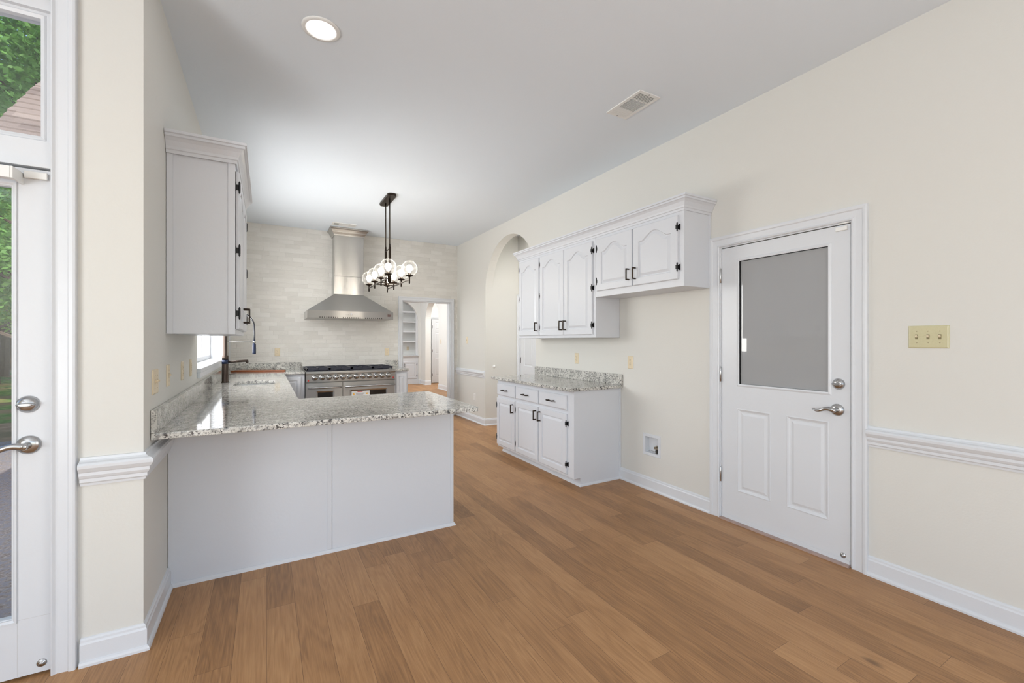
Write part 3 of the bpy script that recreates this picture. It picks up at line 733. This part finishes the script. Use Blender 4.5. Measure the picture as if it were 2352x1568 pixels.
lg = MB()
for dx, dz in ((0, 0), (.026, 0), (0, .018), (.026, .018)): lg.box(HX1-.088+dx, HX1-.070+dx, HY-.0016, HY-.0003, HZ0+.045+dz, HZ0+.057+dz)
lg.box(HX1-.070, HX1-.062, HY-.0016, HY-.0003, HZ0+.042, HZ0+.047)
link('logo', lg, mat('logo_dark_red', (.10, .02, .015), .4), hd)
for i in range(6): link('button', MB().lathe((1.02+i*.03, HY-.0002, HZ0+.055), [(0, -.002), (.004, -.0015), (.004, 0), (0, 0)], 10, 'Y'), CHROME, hd)
link('power_led', MB().lathe((1.095, HY-.0002, HZ0+.068), [(0, -.002), (.004, -.0015), (.004, 0), (0, 0)], 10, 'Y'), LED, hd)

# ---- chandelier
chx, chy, chz = 1.28, 5.345, 2.035
ch = thing('chandelier', (chx, chy, C), 'bronze linear chandelier with eight clear glass globes hanging from the ceiling', 'chandelier')
pl = [(x, y) for x, y in rounded(chx-.052, chx+.052, chy-.245, chy+.245, .050, 8)]
link('canopy', MB().loops([[(x, y, C-.028) for x, y in pl], [(x, y, C-.0005) for x, y in pl]]), BRONZE, ch, .003, 2)
for yy in (chy-.10, chy+.10):
    link('rod', MB().tube([(chx, yy, C-.028), (chx, yy, 2.50)], .0062, 10), BRONZE, ch)
    link('tube', MB().lathe((chx, yy, chz), [(0, 0), (.0135, 0), (.0135, .43), (.010, .435), (.009, .47), (0, .47)], 14), BRONZE, ch)
link('cross_bar', MB().box(chx-.004, chx+.004, chy-.10, chy+.10, 2.440, 2.452), BRONZE, ch)
W2 = .118
fr = MB()
for sx in (-W2, W2): fr.box(chx+sx-.005, chx+sx+.005, chy-.52, chy+.52, chz-.006, chz+.006)
for yy in (-.10, .10): fr.box(chx-W2, chx+W2, chy+yy-.006, chy+yy+.006, chz-.005, chz+.005)
link('frame', fr, BRONZE, ch, .001, 1)
cups = [(sx, chy-.515+j*.3433) for sx in (-W2, W2) for j in range(4)]
for sx, yy in cups:
    c = (chx+sx, yy, chz-.045)
    link('cup', MB().lathe(c, [(0, 0), (.008, 0), (.008, .070), (.010, .074), (.030, .080), (.044, .090), (.045, .092), (.020, .086), (.017, .088), (.017, .118), (0, .118)], 20), BRONZE, ch)
    r_ = .088; pr = []
    for i in range(15):
        a = math.radians(-68+i*(140/14)); pr.append((r_*math.cos(a), .170+r_*math.sin(a)))
    pr2 = [(p[0]-.0015, p[1]) for p in reversed(pr)]
    gb = MB(); Ls = []
    gb_ = [[(c[0]+p*math.cos(2*PI*k/28), c[1]+p*math.sin(2*PI*k/28), c[2]+h) for k in range(28)] for p, h in pr]
    gb.loops(gb_, cap=False, smooth=True); link('globe', gb, GLOBE, ch)
    link('bulb', MB().lathe(c, [(0, .118), (.012, .119), (.014, .130), (.030, .155), (.034, .175), (.028, .197), (.014, .209), (0, .212)], 18), BULB, ch)

# ---- recessed light and vents
rl = thing('recessed_light', (.262, 2.615, C), 'round glowing recessed ceiling light nearest the camera', 'ceiling light')
link('trim_ring', MB().lathe((.262, 2.615, C), [(.071, -.0005), (.100, -.0005), (.099, -.006), (.085, -.010), (.071, -.007), (.071, -.0005)], 48), WHITEP, rl)
link('diffuser', MB().lathe((.262, 2.615, C), [(0, -.0055), (.0705, -.0055), (.0705, -.0005), (0, -.0005)], 48), GLOW, rl)
def vent(x0, x1, y0, y1, label):
    v = thing('ceiling_vent', ((x0+x1)/2, (y0+y1)/2, C), label, 'air vent')
    f = MB(); bw = .022; z0, z1 = C-.008, C-.0005
    longY = (y1-y0) > (x1-x0)
    f.box(x0, x1, y0, y0+bw, z0, z1).box(x0, x1, y1-bw, y1, z0, z1).box(x0, x0+bw, y0+bw, y1-bw, z0, z1).box(x1-bw, x1, y0+bw, y1-bw, z0, z1)
    s0, s1 = (y0+bw, y1-bw) if longY else (x0+bw, x1-bw); q0, q1 = (x0+bw, x1-bw) if longY else (y0+bw, y1-bw)
    Ls_ = s1-s0; cuts = [s0+Ls_*.27, s0+Ls_*.73]
    for c_ in cuts:
        f.box(q0, q1, c_-.004, c_+.004, z0, z1) if longY else f.box(c_-.004, c_+.004, q0, q1, z0, z1)
    link('frame', f, WHITEP, v)
    link('duct', MB().box(x0+bw, x1-bw, y0+bw, y1-bw, C-.0018, C-.0006), VENTD, v)
    lv = MB()
    def slat(a0, a1, b0, b1, z=.0):
        lv.box(b0, b1, a0, a1, C-.007, C-.004) if longY else lv.box(a0, a1, b0, b1, C-.007, C-.004)
    for (a, b) in ((s0, cuts[0]-.004), (cuts[1]+.004, s1)):
        n_ = max(4, int((b-a)/.010))
        for i in range(n_):
            p = a+(b-a)*(i+.25)/n_; wd = .45 if a > s0+.01 else .9
            wd = .85 if (a > s0+.01) else .35
            slat(p, p+(b-a)/n_*wd, q0, q1)
    n_ = 16
    for i in range(n_): p = q0+(q1-q0)*(i+.3)/n_; slat(cuts[0]+.004, cuts[1]-.004, p, p+(q1-q0)/n_*.30)
    link('louvers', lv, WHITEP, v)
    for c_ in ((x0+x1)/2,) if longY else ((y0+y1)/2,):
        for e in (0, 1):
            q = (c_, (y0+.011 if e == 0 else y1-.011)) if longY else ((x0+.011 if e == 0 else x1-.011), c_)
            link('screw', MB().lathe((q[0], q[1], z0), [(0, -.0025), (.004, -.002), (.005, 0), (0, 0)], 10), BRONZE, v)
    return v
vent(2.232, 2.428, 2.166, 2.508, 'white ceiling air vent above the right wall cabinets')
vent(.830, 1.165, 6.755, 6.925, 'small white ceiling vent in front of the range hood chimney')

# ------------------------------------------------------------------ switch and outlet plates
def plate(M, kind, gangs, name, label, cat, m=ALMOND, m2=None):
    m2 = m2 or m
    o3 = M.to_translation(); t = thing(name, o3, label, cat)
    w_ = .070+.046*(gangs-1); h = .118
    Ls = [rect_loop(-w_/2+i, w_/2-i, -h/2+i, h/2-i, y, arch=None) for i, y in ((0, -.0005), (0, -.003), (.004, -.0065), (.006, -.007))]
    link('plate', MB(M).loops(Ls), m, t)
    for g in range(gangs):
        x = (g-(gangs-1)/2)*.046
        if kind == 'toggle' or (kind == 'combo' and g == 0):
            link('toggle_slot', MB(M).box(x-.006, x+.006, -.0078, -.0069, -.013, .013), ALMONDD if m is not IVORY else mat_slot, t)
            link('toggle', MB(M @ Matrix.Translation((x, -.007, 0)) @ Matrix.Rotation(math.radians(-28), 4, 'X')).box(-.004, .004, -.011, 0, -.005, .005), m2, t, .001, 1)
        elif kind == 'decora':
            link('receptacle', MB(M).box(x-.0165, x+.0165, -.0095, -.0069, -.0335, .0335), m, t, .001, 1)
            link('slots', MB(M).box(x-.008, x-.006, -.0099, -.0094, .010, .019).box(x+.005, x+.007, -.0099, -.0094, .011, .018).box(x-.008, x-.006, -.0099, -.0094, -.019, -.010).box(x+.005, x+.007, -.0099, -.0094, -.018, -.011).box(x-.006, x+.006, -.0099, -.0094, -.003, .003), ALMONDD, t)
        elif kind in ('outlet', 'combo'):
            for s_ in (-1, 1):
                r_ = link('receptacle', MB(M @ Matrix.Translation((x, 0, s_*.0195))).loops([[(p, y, q) for p, q in rounded(-.0165, .0165, -.0135, .0135, .008)] for y in (-.0069, -.0085)]), m, t)
                link('slots', MB(M @ Matrix.Translation((x, 0, s_*.0195))).box(-.0075, -.0055, -.0089, -.0084, -.001, .007).box(.0055, .0075, -.0089, -.0084, 0, .006).lathe((0, -.0084, -.007), [(0, -.0005), (.0022, -.0005), (.0022, 0), (0, 0)], 8, 'Y'), SLOT, r_)
        for s_ in ((-1, 1) if kind == 'toggle' else (0,)):
            link('screw', MB(M).lathe((x, -.0069, s_*.030), [(0, -.002), (.0028, -.0015), (.003, 0), (0, 0)], 10, 'Y'), ALMONDD if m is ALMOND or m is IVORY else CHROME, t)
    return t
mat_slot = mat('toggle_slot_brown', (.22, .19, .10), .5)
plate(facePX(L, 2.66, 1.149), 'toggle', 2, 'switch_plate', 'two-gang almond switch plate on the left wall, nearest the corner', 'light switch')
plate(facePX(L, 2.975, 1.157), 'toggle', 1, 'switch_plate', 'single almond switch plate on the left wall under the near end of the upper cabinet', 'light switch')
plate(facePX(L, 3.43, 1.155), 'outlet', 1, 'wall_outlet', 'almond wall outlet under the middle of the left upper cabinet', 'outlet')
plate(facePX(L, 3.78, 1.155), 'decora', 1, 'wall_outlet', 'almond rectangular outlet on the left wall closest to the sink window', 'outlet')
plate(faceMY(.137, B, 1.177), 'outlet', 1, 'wall_outlet', 'almond wall outlet on the tile left of the range hood', 'outlet')
plate(faceMY(1.758, B, 1.163), 'outlet', 1, 'wall_outlet', 'almond wall outlet on the tile right of the range', 'outlet')
plate(faceMX(R, 6.95, 1.360), 'toggle', 1, 'switch_plate', 'almond switch plate between the tile wall and the arch', 'light switch')
plate(faceMX(R, 6.63, .412), 'outlet', 1, 'wall_outlet', 'white wall outlet low on the wall beside the arch', 'outlet', WHITEP)
plate(faceMX(R, 3.882, 1.150), 'outlet', 1, 'wall_outlet', 'almond wall outlet above the right granite backsplash', 'outlet')
plate(faceMX(R, 3.055, 1.140), 'outlet', 1, 'wall_outlet', 'almond wall outlet on bare wall just right of the granite backsplash', 'outlet')
plate(faceMX(R, .913, 1.366), 'toggle', 3, 'switch_plate', 'triple yellowed almond switch plate right of the side door', 'light switch', IVORY, ALMOND)

# ---- recessed water supply box
ob = thing('water_supply_box', (R, 2.795, .30), 'white recessed water supply box low on the right wall', 'supply box')
M = faceMX(R, 2.895, .307); mb = MB(M)
mb.sweep([(.026, 0, .026), (.026, 0, .168), (.174, 0, .168), (.174, 0, .026)], [(0, -.05), (0, .004), (.024, .006), (.027, .001), (.027, 0), (.002, 0), (.002, -.05)], (0, -1, 0), True, closed=True)
link('frame', mb, TRIM, ob)
link('back', MB(M).box(.022, .178, .048, .056, .022, .172), TRIM, ob)
vl = link('valve', MB(M).tube([(.13, .03, .03), (.13, .03, .062)], .009, 12).box(.108, .150, .020, .040, .062, .082).tube([(.13, .03, .08), (.13, .03, .094)], .007, 12), BRASS, ob)
link('lever', MB(M).box(.135, .150, .008, .022, .030, .062), SLOT, vl)
link('tube', MB(M).tube([(.125, .03, .045), (.10, .02, .04), (.075, .015, .046), (.055, .012, .040)], .0025, 6), CHROME, vl)

# ------------------------------------------------------------------ door hardware
def deadbolt(M, par):
    e = link('deadbolt', MB(M).lathe((0, 0, 0), [(0, -.020), (.020, -.020), (.024, -.016), (.030, -.010), (.034, -.004), (.034, 0), (0, 0)], 32, 'Y'), CHROME, par)
    link('thumb_turn', MB(M).loops([[(.027*math.cos(a)*s, y, .0075*math.sin(a)*s) for a in [2*PI*i/20 for i in range(20)]] for y, s in ((-.019, 1), (-.028, 1), (-.032, .7))], smooth=True), CHROME, e)
def lever(M, par, dirx):
    e = link('lever_handle', MB(M).lathe((0, 0, 0), [(0, -.016), (.018, -.016), (.026, -.012), (.035, -.006), (.037, -.002), (.037, 0), (0, 0)], 36, 'Y').lathe((0, -.016, 0), [(0, -.040), (.011, -.040), (.013, -.034), (.014, 0), (0, 0)], 20, 'Y'), CHROME, par)
    pts = []; rs = []
    for i in range(15):
        t = i/14; pts.append((dirx*t*.118, -.046-.006*math.sin(t*PI), .010*math.sin(t*2*PI)*(.6+.4*t)-.004*t)); rs.append(.0105*(1-t)**.6+.0035)
    link('lever', MB(M).tube(pts, rs, 10), CHROME, e)
def plug(M, par):
    link('corner_seal', MB(M).lathe((0, 0, 0), [(0, -.010), (.006, -.010), (.007, -.005), (.013, -.004), (.016, -.001), (.016, 0), (0, 0)], 20, 'Y'), CHROME, par)

# ---- side door, half glazed
d2 = thing('door_2', (R+.02, 1.68, .013), 'white side door with grey half glass and two lower panels', 'door', kind='structure')
Md = faceMX(R+.002, DY1, .013); W_, H_ = DY1-DY0, DZ-.013-.003
gx0, gx1, gz0, gz1 = .140, .720, 1.016, 1.918
px = [(.123, .368), (.472, .725)]; pz0, pz1 = .222, .834
mb = MB(Md)
# door leaf as a frame of blocks around openings, 40 mm thick
def leafbox(x0, x1, z0, z1): mb.box(x0, x1, 0, .040, z0, z1)
leafbox(0, W_, 0, pz0); leafbox(0, W_, pz1, gz0); leafbox(0, W_, gz1, H_); leafbox(0, px[0][0], pz0, pz1); leafbox(px[0][1], px[1][0], pz0, pz1); leafbox(px[1][1], W_, pz0, pz1)
leafbox(0, gx0, gz0, gz1); leafbox(gx1, W_, gz0, gz1)
link('leaf', mb, TRIM, d2)
for a, b in px:
    M = Md @ Matrix.Translation((a, 0, pz0)); w_, h = b-a, pz1-pz0
    Ls = [rect_loop(i, w_-i, i, h-i, y, arch=None) for i, y in ((0, .038), (0, -.001), (.006, -.003), (.012, .002), (.022, .007), (.030, .007), (.046, .001), (.050, .001))]
    link('panel', MB(M).loops(Ls), TRIM, d2)
mb = MB(Md); mb.sweep([(gx0, 0, gz0), (gx0, 0, gz1), (gx1, 0, gz1), (gx1, 0, gz0)], [(0, -.012), (0, .003), (.010, .006), (.018, .002), (.020, 0), (.020, -.001), (.002, -.001), (.002, -.012)], (0, -1, 0), True, closed=True)
link('glazing_bead', mb, TRIM, d2)
link('pane_recess_shade', MB(Md).box(gx0+.0005, gx0+.004, .006, .012, gz0, gz1).box(gx0+.004, gx1, .006, .012, gz1-.003, gz1-.0005), GAP, d2)  # dark strips painting the shade along the recessed pane edge
link('window_pane', MB(Md).box(gx0+.0005, gx1-.0005, .012, .018, gz0+.0005, gz1-.0005), SIDEPANE, d2)
deadbolt(Md @ Matrix.Translation((.777, 0, 1.070)), d2)
lever(Md @ Matrix.Translation((.770, 0, .912)), d2, -1)
plug(Md @ Matrix.Translation((.800, 0, .040)), d2)
link('alarm_contact', MB(Md).box(W_-.075, W_-.012, -.012, 0, H_-.035, H_-.010), WHITEP, d2, .002, 1)
link('alarm_contact', MB(Md).box(W_-.06, W_-.004, -.012, -.0005, H_+.004, H_+.014), WHITEP, d2, .002, 1)
for z in (1.83, 1.08, .32): link('hinge', MB(Md).lathe((-.005, -.008, z-.055), [(0, -.004), (.004, -.002), (.006, 0), (.006, .105), (.004, .108), (0, .110)], 12), CHROME if z != 1.83 else CHROME, d2)
link('door_sweep', MB(Md).box(.003, W_-.003, -.004, -.0005, -.001, .022), TRIM, d2)
link('door_gap_shade', MB(Md).box(0, W_, .010, .035, -.0125, -.0015), GAP, d2)  # dark fill standing for the shade under the door
link('door_gap_shade', MB(Md).box(-.0025, -.0005, .006, .03, 0, H_).box(0, W_, .006, .03, H_+.0005, H_+.0028), GAP, d2)  # dark fill standing for the shade in the side and top gaps

# ---- outside door with transom
d1 = thing('door_1', (-1.22, D+.04, .01), 'white glazed outside door at the left edge with satin lever', 'door', kind='structure')
x1 = -.763; x0 = -1.675; Mo = faceMY(x0, D+.012, .012); W_ = x1-x0; H_ = 2.02
gx0, gx1, gz0, gz1 = .112, W_-.112, .232, 1.944
mb = MB(Mo)
mb.box(0, W_, 0, .042, 0, gz0); mb.box(0, W_, 0, .042, gz1, H_); mb.box(0, gx0, 0, .042, gz0, gz1); mb.box(gx1, W_, 0, .042, gz0, gz1)
link('leaf', mb, TRIM, d1)
mb = MB(Mo); mb.sweep([(gx0, 0, gz0), (gx0, 0, gz1), (gx1, 0, gz1), (gx1, 0, gz0)], [(-.003, -.02), (-.003, -.006), (.009, .006), (.014, .006), (.015, .002), (.015, -.002), (0, -.002), (0, -.02)], (0, -1, 0), True, closed=True)
link('glazing_bead', mb, TRIM, d1)
link('rail_joint', MB(Mo).box(0, W_, -.0004, 0.0, .225, .2265).box(W_-.098, W_-.0965, -.0004, 0, .0, .22), mat('paint_joint', (.6, .6, .6), .6), d1)
link('window_pane', MB(Mo).box(gx0+.001, gx1-.001, .018, .024, gz0+.001, gz1-.001), GLASS, d1)
deadbolt(Mo @ Matrix.Translation((W_-.066, 0, 1.080)), d1)
lever(Mo @ Matrix.Translation((W_-.064, 0, .918)), d1, -1)
plug(Mo @ Matrix.Translation((W_-.028, 0, .035)), d1)
link('alarm_contact', MB(Mo).box(W_-.075, W_-.008, -.014, 0, H_-.040, H_-.012), WHITEP, d1, .002, 1)
link('door_gap_shade', MB(Mo).box(W_+.0008, W_+.006, .004, .03, 0, H_), GAP, d1)  # dark fill standing for the shade between leaf and jamb
# frame (jamb, mullion between door and transom)
fr = MB(); jx0, jx1 = EX0+.0, EX1-.012
fr.box(x1+.0065, jx1+.0, D-.002, D+T, 0, EZ).box(jx0, x0-.0065, D-.002, D+T, 0, EZ)
fr.box(x0-.0065, x1+.0065, D+.008, D+T, 2.040, 2.150)
fr.box(x0-.0065, x1+.0065, D-.002, D+.008, 2.040, 2.058)
fr.box(x0-.0065, x1+.0065, D+.0, D+T, 2.675, EZ)
fr.box(EX1-.0125, EX1, D+.002, D+T, 0, EZ)
struct('trim_outside_door_frame', fr, TRIM, 'white frame and mullion between outside door and transom window', 'door frame', .002)
tw = thing('window_2', (-1.22, D+.05, 2.15), 'transom window above the outside door', 'window', kind='structure')
mb = MB(); a0, a1, b0, b1 = x0+.02, -.797, 2.172, 2.648
mb.sweep([(a0, D+.03, b0), (a0, D+.03, b1), (a1, D+.03, b1), (a1, D+.03, b0)], [(0, -.02), (0, .008), (.012, .014), (.016, .012), (.018, .010), (.040, .010), (.040, -.02)], (0, -1, 0), True, closed=True)
link('window_frame', mb, TRIM, tw)
link('window_pane', MB().box(a0-.002, a1+.002, D+.042, D+.048, b0-.002, b1+.002), GLASS, tw)
# blind bracket on the door
bb = thing('blind_bracket', (-.93, D, 1.985), 'white blind headrail bracket at the top of the outside door', 'bracket')
link('bracket', MB().box(-.850, -.842, D-.075, D+.0115, 1.965, 2.010).box(-.90, -.8505, D-.075, D-.070, 1.965, 2.010), WHITEP, bb, .001, 1)
link('headrail', MB().box(-1.60, -.8505, D-.070, D-.03, 1.968, 2.005), WHITEP, bb, .002, 1)

# ---- panel doors in the halls
def six_panel(name, M, w_, h, label, hinge_x, nh=3):
    d = thing(name, M.to_translation(), label, 'door', kind='structure')
    mb = MB(M); s = .11; ms = .09; pw = (w_-2*s-ms)/2
    rows = [(.24, .80), (.93, 1.60), (1.70, 1.93)]
    xs = [(s, s+pw), (s+pw+ms, w_-s)]
    cur = 0
    for z0, z1 in rows:
        mb.box(0, w_, 0, .038, cur, z0); cur = z1
        c0 = 0
        for a, b in xs: mb.box(c0, a, 0, .038, z0, z1); c0 = b
        mb.box(c0, w_, 0, .038, z0, z1)
    mb.box(0, w_, 0, .038, cur, h); link('leaf', mb, TRIM, d)
    for z0, z1 in rows:
        for a, b in xs:
            Ls = [[(p[0]+a, p[1], p[2]+z0) for p in rect_loop(i, b-a-i, i, z1-z0-i, y, arch=None)] for i, y in ((0, .036), (0, 0), (.010, .010), (.018, .010), (.036, .003), (.04, .003))]
            link('panel', MB(M).loops(Ls), TRIM, d)
    for z in (.25, 1.02, 1.78): link('hinge', MB(M).box(hinge_x-.006, hinge_x+.006, -.006, -.0005, z-.045, z+.045), BRONZE, d)
    return d
six_panel('door_3', faceMX(HX-.001, 6.138, .012), .826, 2.03, 'white panel door at the end of the side hall, seen under the right upper cabinet', .012)
six_panel('door_4', faceMY(4.58, NY-.046, .012), .80, 2.03, 'white six-panel door in the far hall seen through the doorway', .012)
casing('trim_far_door_casing', faceMY(4.565, NY, 0), 0, .83, 2.055, 'white casing of the far hall door', sc=.7)
link_ = MB().lathe((3.179, AY1, .935), [(0, -.026), (.012, -.024), (.020, -.014), (.024, -.004), (.026, 0), (0, 0)], 20, 'Y')
tag(link('door_bumper', link_, WHITEP), 'small round white wall bumper inside the arch', 'door stop')

# ---- built-in shelves in the far niche
bs = thing('built_in_bookcase', (3.45, NY+.2, 0), 'white built-in bookcase with shelves and cupboard doors in the far arched niche', 'bookcase')
nx0, nx1, ny0, ny1 = 2.751, 4.149, NY+.02, NY+.418
for z in (1.31, 1.615, 1.92, 2.225): link('shelf', MB().box(nx0, nx1, ny0+.06, ny1, z, z+.03 if z < 2.2 else z+.05), TRIM, bs)
link('stile', MB().box(4.085, nx1, ny0+.04, ny0+.0595, .9, 2.28).box(nx0, 2.815, ny0+.04, ny0+.0595, .9, 2.28), TRIM, bs)
link('counter', MB().box(nx0+.0, nx1, ny0-.06, ny1, .865, .895), TRIM, bs, .004, 1)
link('cupboard', MB().box(nx0, nx1, ny0, ny1, 0, .864), TRIM, bs)
for i, x in enumerate((2.80, 3.24, 3.68)):
    dd = leaf_door(bs, faceMY(x, ny0, 0), 0, .17, .42, .53, .42 if i == 2 else None, .03 if i == 2 else .39, .42)
link('plinth', MB().box(nx0, nx1, ny0-.014, ny0-.0005, 0, .13), TRIM, bs)
plate(faceMY(3.93, ny1+.002, 1.10), 'outlet', 1, 'wall_outlet', 'almond outlet inside the far bookcase niche', 'outlet')
plate(faceMX(FX, 11.50, 1.33), 'toggle', 1, 'switch_plate', 'almond switch plate on the far room right wall beside the narrow arch', 'light switch')

# ---- sink window
sw = thing('window_1', (L-.16, 5.28, WZ0), 'bright white window over the sink with deep sill', 'window', kind='structure')
link('window_sill', MB().box(L-T-.14, L+.028, WY0+.002, WY1-.002, WZ0-.033, WZ0).box(L+.001, L+.022, WY0-.0, WY1, WZ0-.075, WZ0-.033), TRIM, sw, .003, 1)
f = MB(); fx0, fx1 = L-T-.08, L-T-.005
f.box(fx0, fx1, WY0, WY0+.05, WZ0+.001, WZ1).box(fx0, fx1, WY1-.05, WY1, WZ0+.001, WZ1).box(fx0, fx1, WY0+.05, WY1-.05, WZ0+.001, WZ0+.045).box(fx0, fx1, WY0+.05, WY1-.05, WZ1-.05, WZ1)
for yy in (4.89, 5.67): f.box(fx0, fx1, yy-.025, yy+.025, WZ0+.05, WZ1-.05)
link('window_frame', f, TRIM, sw); link('window_pane', MB().box(fx0+.03, fx0+.036, WY0+.05, WY1-.05, WZ0+.05, WZ1-.05), GLASS, sw)
struct('trim_sink_window_lining', MB().box(L-T-.001, L+.001, WY1-.012, WY1, WZ0, WZ1).box(L-T-.001, L+.001, WY0, WY0+.012, WZ0, WZ1).box(L-T-.001, L+.001, WY0+.012, WY1-.012, WZ1-.012, WZ1), TRIM, 'white lining of the sink window opening', 'window trim')
struct('trim_tile_edge', MB().box(L+.001, L+.014, B-.014, B-.002, 1.023, C), TRIM, 'white corner strip at the left end of the tile wall', 'trim')

# ------------------------------------------------------------------ outside
def ground(name, x0, x1, y0, y1, z, m, label, cat): return tag(link(name, MB().box(x0, x1, y0, y1, z-.2, z), m), label, cat, kind='structure')
ground('patio', -14, L-T-.001, D+T, 9.2, -.13, PATIO, 'grey exposed aggregate patio outside the glass door', 'patio')
ground('dirt_ground', -16, 8, 9.2, 11.5, -.16, DIRT, 'bare brown dirt strip beyond the patio', 'ground').location.y += 0
ground('lawn', -60, 40, 14.6, 60, -.17, LAWN, 'patchy green lawn under the trees', 'lawn')
ground('lawn', -60, L-T-.01, 11.5, 14.6, -.17, LAWN, 'strip of shaded lawn nearest the patio', 'lawn')
hr = thing('neighbour_wing', (1, 10.5, 0), 'house wing with brown shingled gable roof seen through the transom', 'house')
rp = MB()
ey, ez, ry, rz = 6.55, 3.36, 10.6, 7.15; n_ = 36
for i in range(n_):
    ya, za = ey+(ry-ey)*i/n_, ez+(rz-ez)*i/n_; yb, zb = ey+(ry-ey)*(i+1)/n_, ez+(rz-ez)*(i+1)/n_
    j = random.uniform(-.012, .012)
    rp.prism([(ya, za), (ya, za+.022), (yb, zb+.006), (yb, zb-.02)], 'X', -2.60+j, 6)
link('roof', rp, SHING, hr)
link('fascia', MB().box(-2.56, 6, 6.58, 6.62, 3.20, 3.355), TRIM, hr)
link('walls', MB().box(-2.2, L-T-.05, 7.6, 13.5, -.15, 3.3).prism([(7.0, 3.3), (14.2, 3.3), (10.6, 6.9)], 'X', -2.2, 6), BRICK, hr)
house_roof = MB().box(-3.5, 6.4, -3.2, 2.7, C+.125, C+.22).box(-.82, 6.4, 2.7, 6.5, C+.125, C+.22)
tag(link('main_roof', house_roof, SHING), 'flat roof deck over the kitchen', 'roof', kind='structure')
# a twig on the patio
tg = MB().tube([(-.93, 3.10, -.122), (-1.0, 3.16, -.118), (-1.08, 3.14, -.122)], [.006, .012, .004], 7).tube([(-1.0, 3.16, -.118), (-.99, 3.22, -.115)], [.010, .004], 7)
tag(link('dry_leaf', tg, mat('blue_grey_leaf', (.09, .11, .15), .5)), 'curled dark leaf lying on the patio', 'leaf')

def tree_meshes(seed, h, cr, nleaf, lm):
    rnd = random.Random(seed); tr = MB()
    pts = [(0, 0, -.1)]; x = y = 0
    for i in range(1, 9): x += rnd.uniform(-.12, .12); y += rnd.uniform(-.12, .12); pts.append((x, y, h*.85*i/8))
    tr.tube(pts, [.20*(1-i/9.5)+.02 for i in range(9)], 8)
    cl = []
    for b in range(12):
        t = rnd.uniform(.22, .85); p = Vector(pts[int(t*8)]); a = rnd.uniform(0, 2*PI); ln = cr*rnd.uniform(.5, 1.0)*(1.15-t*.6)
        q = p+Vector((math.cos(a)*ln, math.sin(a)*ln, ln*.45)); m_ = p.lerp(q, .5)+Vector((0, 0, .15))
        tr.tube([p, m_, q], [.05, .03, .012], 5); cl += [(q, cr*rnd.uniform(.30, .48)), (m_, cr*.32)]
    for b in range(10):
        a = rnd.uniform(0, 2*PI); rr = cr*math.sqrt(rnd.random())*.8; cl.append((Vector((math.cos(a)*rr, math.sin(a)*rr, h*rnd.uniform(.35, .97))), cr*rnd.uniform(.3, .45)))
    lv = MB()
    for i in range(nleaf):
        c, r = rnd.choice(cl); d = Vector((rnd.gauss(0, 1), rnd.gauss(0, 1), rnd.gauss(0, .8))).normalized()*r*rnd.random()**.4; p = c+d
        u = Vector((rnd.gauss(0, 1), rnd.gauss(0, 1), rnd.gauss(0, .5))).normalized(); v_ = u.orthogonal(); v_ = (Matrix.Rotation(rnd.uniform(0, 6), 3, u) @ v_).normalized()
        s = rnd.uniform(.045, .095); a = p-u*s; b_ = p+v_*s*.55; c_ = p+u*s; d_ = p-v_*s*.55
        bi = len(lv.v); lv.v += [tuple(a), tuple(b_), tuple(c_), tuple(d_)]; lv.f.append((bi, bi+1, bi+2, bi+3)); lv.sm.append(False)
    return tr, lv
def simple_mesh(name, mb, m):
    me = bpy.data.meshes.new(name); me.from_pydata(mb.v, [], mb.f); me.materials.append(m); return me
kinds = []
for sd, h, cr, n_, lm in ((1, 13, 3.4, 30000, LEAFA), (2, 10, 3.0, 26000, LEAFB), (3, 6, 2.4, 16000, LEAFB)):
    a, b = tree_meshes(sd, h, cr, n_, lm); kinds.append((simple_mesh('trunk', a, BARK), simple_mesh('foliage', b, lm)))
spots = [(-5.0, 15.5, 0, 0, 'tall dark green tree rising over the shingled roof'), (-7.6, 18.5, 0, 1.1, 'tall dark green tree behind the lawn, left of the roof'), (-9.5, 24.5, 1, 2.2, 'bright leafy tree at the lawn edge, seen through the door glass'),
         (-6.4, 26.5, 1, .7, 'bright leafy tree behind the shingled roof'), (-12.0, 21, 0, 3.0, 'tall dark tree at the far left of the lawn'), (-9.0, 30, 0, 4.1, 'tall dark tree deep in the woods'), (-11.8, 33, 2, 5.0, 'small bright tree deep in the woods'),
         (-8.4, 22.2, 2, 1.9, 'small bushy bright tree nearest the lawn'), (-3.6, 21, 0, 2.6, 'tall dark tree mostly hidden by the roof'), (-13.5, 28, 1, 3.3, 'bright tree at the back left of the woods'), (-10.6, 36, 0, 0.4, 'farthest dark tree of the woods'), (-7.0, 35, 0, 1.4, 'dark tree in the back row behind the roof'), (-9.9, 27, 2, 2.9, 'low bright tree behind the lawn edge tree'), (-14.5, 38, 0, 5.5, 'dark tree at the back left corner of the woods')]
for (x, y, k_, a, lab) in spots:
    t = thing('tree', (x, y, -.17), lab, 'tree', 'trees beyond the patio'); t.rotation_euler = (0, 0, a)
    for nm, me in zip(('trunk', 'foliage'), kinds[k_]):
        o = bpy.data.objects.new(nm, me); COL.objects.link(o); o.parent = t
